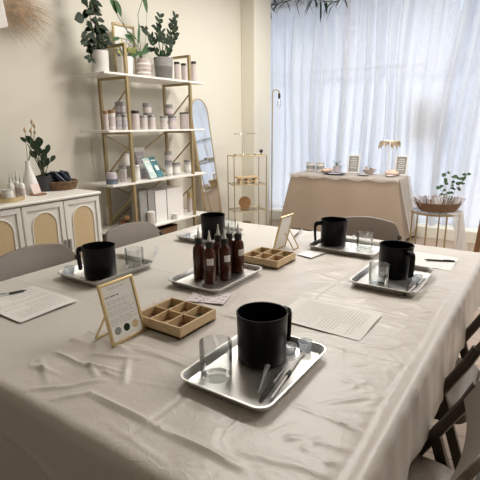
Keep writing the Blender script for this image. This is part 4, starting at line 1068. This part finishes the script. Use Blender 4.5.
def desk_frame(xl, xr, yb_, yt, lab):
    a = atz(xl, yb_, ZD); c_ = aty(xr, yb_, a.y); W = c_.x-a.x; H = aty((xl+xr)/2, yt, a.y).z-ZD
    t = thing('tabletop_sign', lab, 'sign', ((a.x+c_.x)/2, min(a.y, 5.6), ZD), 0, 'white-framed signs on the desk'); q = MB().set((0, 0, 0), 0, -.12)
    for s_ in (-1, 1): q.box((s_*(W/2-.008), 0, H/2), (.016, .012, H))
    q.box((0, 0, .008), (W-.032, .012, .016)).box((0, 0, H-.008), (W-.032, .012, .016)); q.build('frame', 'white', t, bevel=.002)
    MB().set((0, 0, 0), 0, -.12).box((0, .001, H/2), (W-.02, .004, H-.02)).build('sheet', 'potg', t, smooth=False)
    q = MB().set((0, 0, 0), 0, -.12)
    for k in range(6): q.box((0, -.0018, H*(.8-.1*k)), (W*(.55 if k % 2 else .4), .001, .006))
    q.build('printed_text', 'paper', t, smooth=False)
    MB().bar((0, .02, H*.6), (0, .07, .003), .02, .003).build('easel_leg', 'white', t)
desk_frame(350, 362, 172, 154.5, 'white-framed sign standing at the middle of the desk')
desk_frame(394.5, 407, 175, 155.5, 'white-framed sign standing at the right end of the desk')
bw = atz(373, 173, ZD); bw.y = min(bw.y+.07, 5.56)
t = thing('flower_bowl', 'pearly bowl heaped with shells and dried flowers on the desk', 'bowl', (bw.x, bw.y, ZD))
MB().lathe([(0, 0), (.04, 0), (.075, .035), (.085, .06), (.08, .058), (.038, .006), (0, .006)], seg=28).build('bowl', 'pink', t)
m = MB(); rnd = random.Random(8)
for i in range(16): m.leaf((rnd.uniform(-.05, .05), rnd.uniform(-.03, .03), .045), (rnd.uniform(-1, 1), rnd.uniform(-.4, .4), rnd.uniform(.5, 1)), .055, .035, .1)
m.build('flowers', mat('pearl_petals', (.62, .52, .46), .6, noise=.35, nscale=50), t)
blob('soap_stack', 392, 175.5, .10, 'heap of blush soaps in front of the right white-framed sign', 'soap', blush, n=8, seed=5)
js = atz(388, 171, ZD); js.y = 5.6; js.x = aty(388, 170, 5.6).x
t = thing('jewellery_stand', 'white stand topped with a ring of dangling gold leaf earrings on the desk', 'stand', (js.x, js.y, ZD))
zt2 = aty(389.5, 141, 5.6).z-ZD; zb2 = aty(389.5, 150, 5.6).z-ZD
MB().lathe([(0, 0), (.05, 0), (.05, .008), (.008, .012), (.006, zt2-.01), (0, zt2-.01)], seg=20).build('pole', 'white', t)
m = MB()
m.tube([(.115*math.cos(a*PI/16), .05*math.sin(a*PI/16), zt2) for a in range(33)], .004, 6); m.tube([(-.115, 0, zt2), (.115, 0, zt2)], .004, 6); m.build('ring', 'gold', t)
m = MB(); rnd = random.Random(77)
for i in range(20):
    a = i*2*PI/20; m.leaf((.115*math.cos(a), .05*math.sin(a), zt2), (rnd.uniform(-.25, .25), rnd.uniform(-.2, .2), -1), rnd.uniform(.05, .11), .022, 0, normal=(0, 1, .1))
m.build('leaf_earrings', mat('antique_gold', (.50, .40, .26), .5, .2, noise=.5, nscale=30), t)

# ------------------------------------------------------------------ little round table with basket
sc_ = Vector((-.835, 4.62, 0)); TH = .545
st_ = thing('side_table', 'little round table with thin dark gold legs under the card basket', 'table', tuple(sc_))
MB().lathe([(0, TH-.008), (.215, TH-.008), (.215, TH), (0, TH)], seg=48).build('top', 'glass', st_)
MB().lathe([(.214, TH-.02), (.228, TH-.02), (.228, TH-.002), (.214, TH-.002), (.214, TH-.02)], seg=48).build('rim', 'shelfgold', st_)
for a in (-152, -98, -52, 0, 90, 150):
    a = math.radians(a); MB().tube([(.218*math.cos(a), .218*math.sin(a), 0), (.218*math.cos(a), .218*math.sin(a), TH-.015)], .0075, 8).build('leg', 'shelfgold', st_)
bc = Vector((sc_.x+.015, sc_.y-.02, TH+.001))
bk = thing('card_basket', 'oval wicker basket packed with pale card packets on the little round table', 'basket', tuple(bc), .35)
m = MB().lathe([(0, 0), (.15, 0), (.185, .03), (.20, .075), (.205, .085), (.195, .085), (.178, .03), (.14, .008), (0, .008)], seg=44, sy=.68)
for i in range(5): m.lathe([(.170+.008*i, .014+.015*i), (.178+.0075*i, .021+.015*i), (.174+.008*i, .028+.015*i)], seg=44, sy=.68)
m.build('woven_body', 'wicker', bk)
rnd = random.Random(15)
first = None
for i in range(20):
    u = -.165+.33*i/19; x = u*math.cos(.35); y = u*math.sin(.35)
    if first is None:
        o = thing('card_packet', 'pale lilac card packet standing in the basket on the little round table', 'card', (0, 0, 0), 0, 'card packets in the basket')
        MB().set((0, 0, 0), 0, -.1).box((0, 0, .065), (.007, .095, .13)).build('pouch', 'lilac', o, bevel=.001)
        MB().set((0, 0, 0), 0, -.1).box((0, -.0, .065), (.0085, .07, .085)).build('print', 'paper', o, smooth=False); first = o
    else: o = copy_tree(first, (0, 0, 0), 0, first['label'], first['group'])
    o.location = (bc.x+x+rnd.uniform(-.004, .004), bc.y+y+rnd.uniform(-.02, .02), TH+.022); o.rotation_euler = (rnd.uniform(-.25, .25), (u/.165)*.55, .35+rnd.uniform(-.5, .5))
# sprig in a glass
sp = Vector((sc_.x+.085, 4.79, TH+.001))
t = thing('leafy_sprig', 'fresh green leafy sprig in a small glass behind the card basket', 'plant', tuple(sp))
MB().lathe(tumbler(.022, .07), seg=20).build('glass', 'glass', t)
lf = MB(); sm = MB(); rnd = random.Random(19)
for ch_ in (((450, 200), (446, 190), (444, 180), (447, 172)), ((451, 200), (455, 190), (462, 182), (468, 173)), ((450, 200), (449, 192), (453, 180), (458, 176)), ((450, 200), (442, 192), (438, 186))):
    w = [aty(x, y, 4.79)-sp for x, y in ch_]; w[0] = Vector((0, 0, .03)); sm.tube(w, .002, 5)
    for i in range(1, len(w)):
        for k in range(4):
            q = w[i-1].lerp(w[i], .3+.7*rnd.random()); lf.leaf(q, (rnd.uniform(-1, 1), rnd.uniform(-.6, .6), rnd.uniform(-.3, .8)), rnd.uniform(.035, .055), .03, .2, normal=(0, -1, .5))
sm.build('stem', 'stem', t); lf.build('foliage', 'leaf2', t)
# gauze cloth falling from the table's right side
m = MB(); vs = []; fs = []
for j in range(17):
    t_ = j/16
    for i in range(25):
        u = i/24; a = math.radians(-42+95*u); R_ = .234+.05*t_+.022*math.sin(i*1.1+t_*2)*t_
        if j == 0: R_ = .15
        vs.append((sc_.x+R_*math.cos(a)+.03*t_, sc_.y+R_*math.sin(a)+.02*t_, TH+.003-(0 if j <= 1 else .52*(t_-1/16))))
for j in range(16):
    for i in range(24): k = j*25+i; fs.append((k, k+1, k+26, k+25))
tag(m.add(vs, fs).build('gauze_drape', 'gauze'), 'white gauze cloth hanging off the right side of the little round table', 'cloth')

# ------------------------------------------------------------------ wooden easel at the right edge of the picture
es = thing('wooden_easel', 'honey-coloured wooden easel leg cut off by the right edge of the picture', 'easel', (0, 3.3, 0))
MB().bar((-.350, -.02, 0), (-.24, .10, 1.75), .035, .022).build('leg', 'brownwood', es, bevel=.003)
MB().bar((.30, -.02, 0), (-.02, .12, 1.75), .035, .022).build('leg', 'brownwood', es, bevel=.003)
MB().bar((-.04, .45, 0), (-.04, .14, 1.72), .035, .022).build('rear_leg', 'brownwood', es, bevel=.003)
MB().bar((-.20, .02, .80), (.14, .02, .80), .03, .03).build('ledge', 'brownwood', es, bevel=.003)

# ------------------------------------------------------------------ added ceiling fill panels and daylight
def fill_panel(x, y, lab, power):  # unseen overhead panel, added to brighten the room against the window
    t = thing('fill_panel', lab, 'light', (x, y, 3.09), 0, 'added fill panels')
    MB().box((0, 0, -.02), (1.2, .6, .04)).build('housing', 'white', t, bevel=.004)
    l = bpy.data.lights.new('lamp', 'AREA'); l.shape = 'RECTANGLE'; l.size = 1.15; l.size_y = .56; l.energy = power; l.color = (1, .95, .88)
    o = bpy.data.objects.new('lamp', l); COL.objects.link(o); o.parent = t; o.location = (0, 0, -.045)
for x_, y_, l_ in ((-1.7, 2.9, 'added fill panel above the left side of the big table'), (-1.7, 4.5, 'added fill panel between the wire rack and the big table'),
                   (1.0, 3.0, 'added fill panel to the right of the big table'), (1.0, 4.6, 'added fill panel nearest the right end of the curtain')): fill_panel(x_, y_, l_, 43)

# daylight
w = bpy.data.worlds.new('sky'); SC.world = w; w.use_nodes = True; bg = w.node_tree.nodes['Background']
bg.inputs[0].default_value = (.92, .96, 1.0, 1); bg.inputs[1].default_value = 3.1
su = bpy.data.lights.new('hazy_sun', 'SUN'); su.energy = 5.5; su.angle = math.radians(22); su.color = (1, .96, .9)
so = bpy.data.objects.new('hazy_sun', su); COL.objects.link(so); so.rotation_euler = Vector((-1, .62, .75)).to_track_quat('Z', 'Y').to_euler()
pl = bpy.data.lights.new('window_portal', 'AREA'); pl.shape = 'RECTANGLE'; pl.size = 6.2; pl.size_y = 2.85; pl.cycles.is_portal = True
po = bpy.data.objects.new('window_portal', pl); COL.objects.link(po); po.location = (-.6, WY+.12, 1.48); po.rotation_euler = (-PI/2, 0, 0)

vs_ = SC.view_settings; vs_.view_transform = 'Standard'; vs_.look = 'None'; vs_.gamma = 1; vs_.exposure = .17; vs_.use_curve_mapping = False
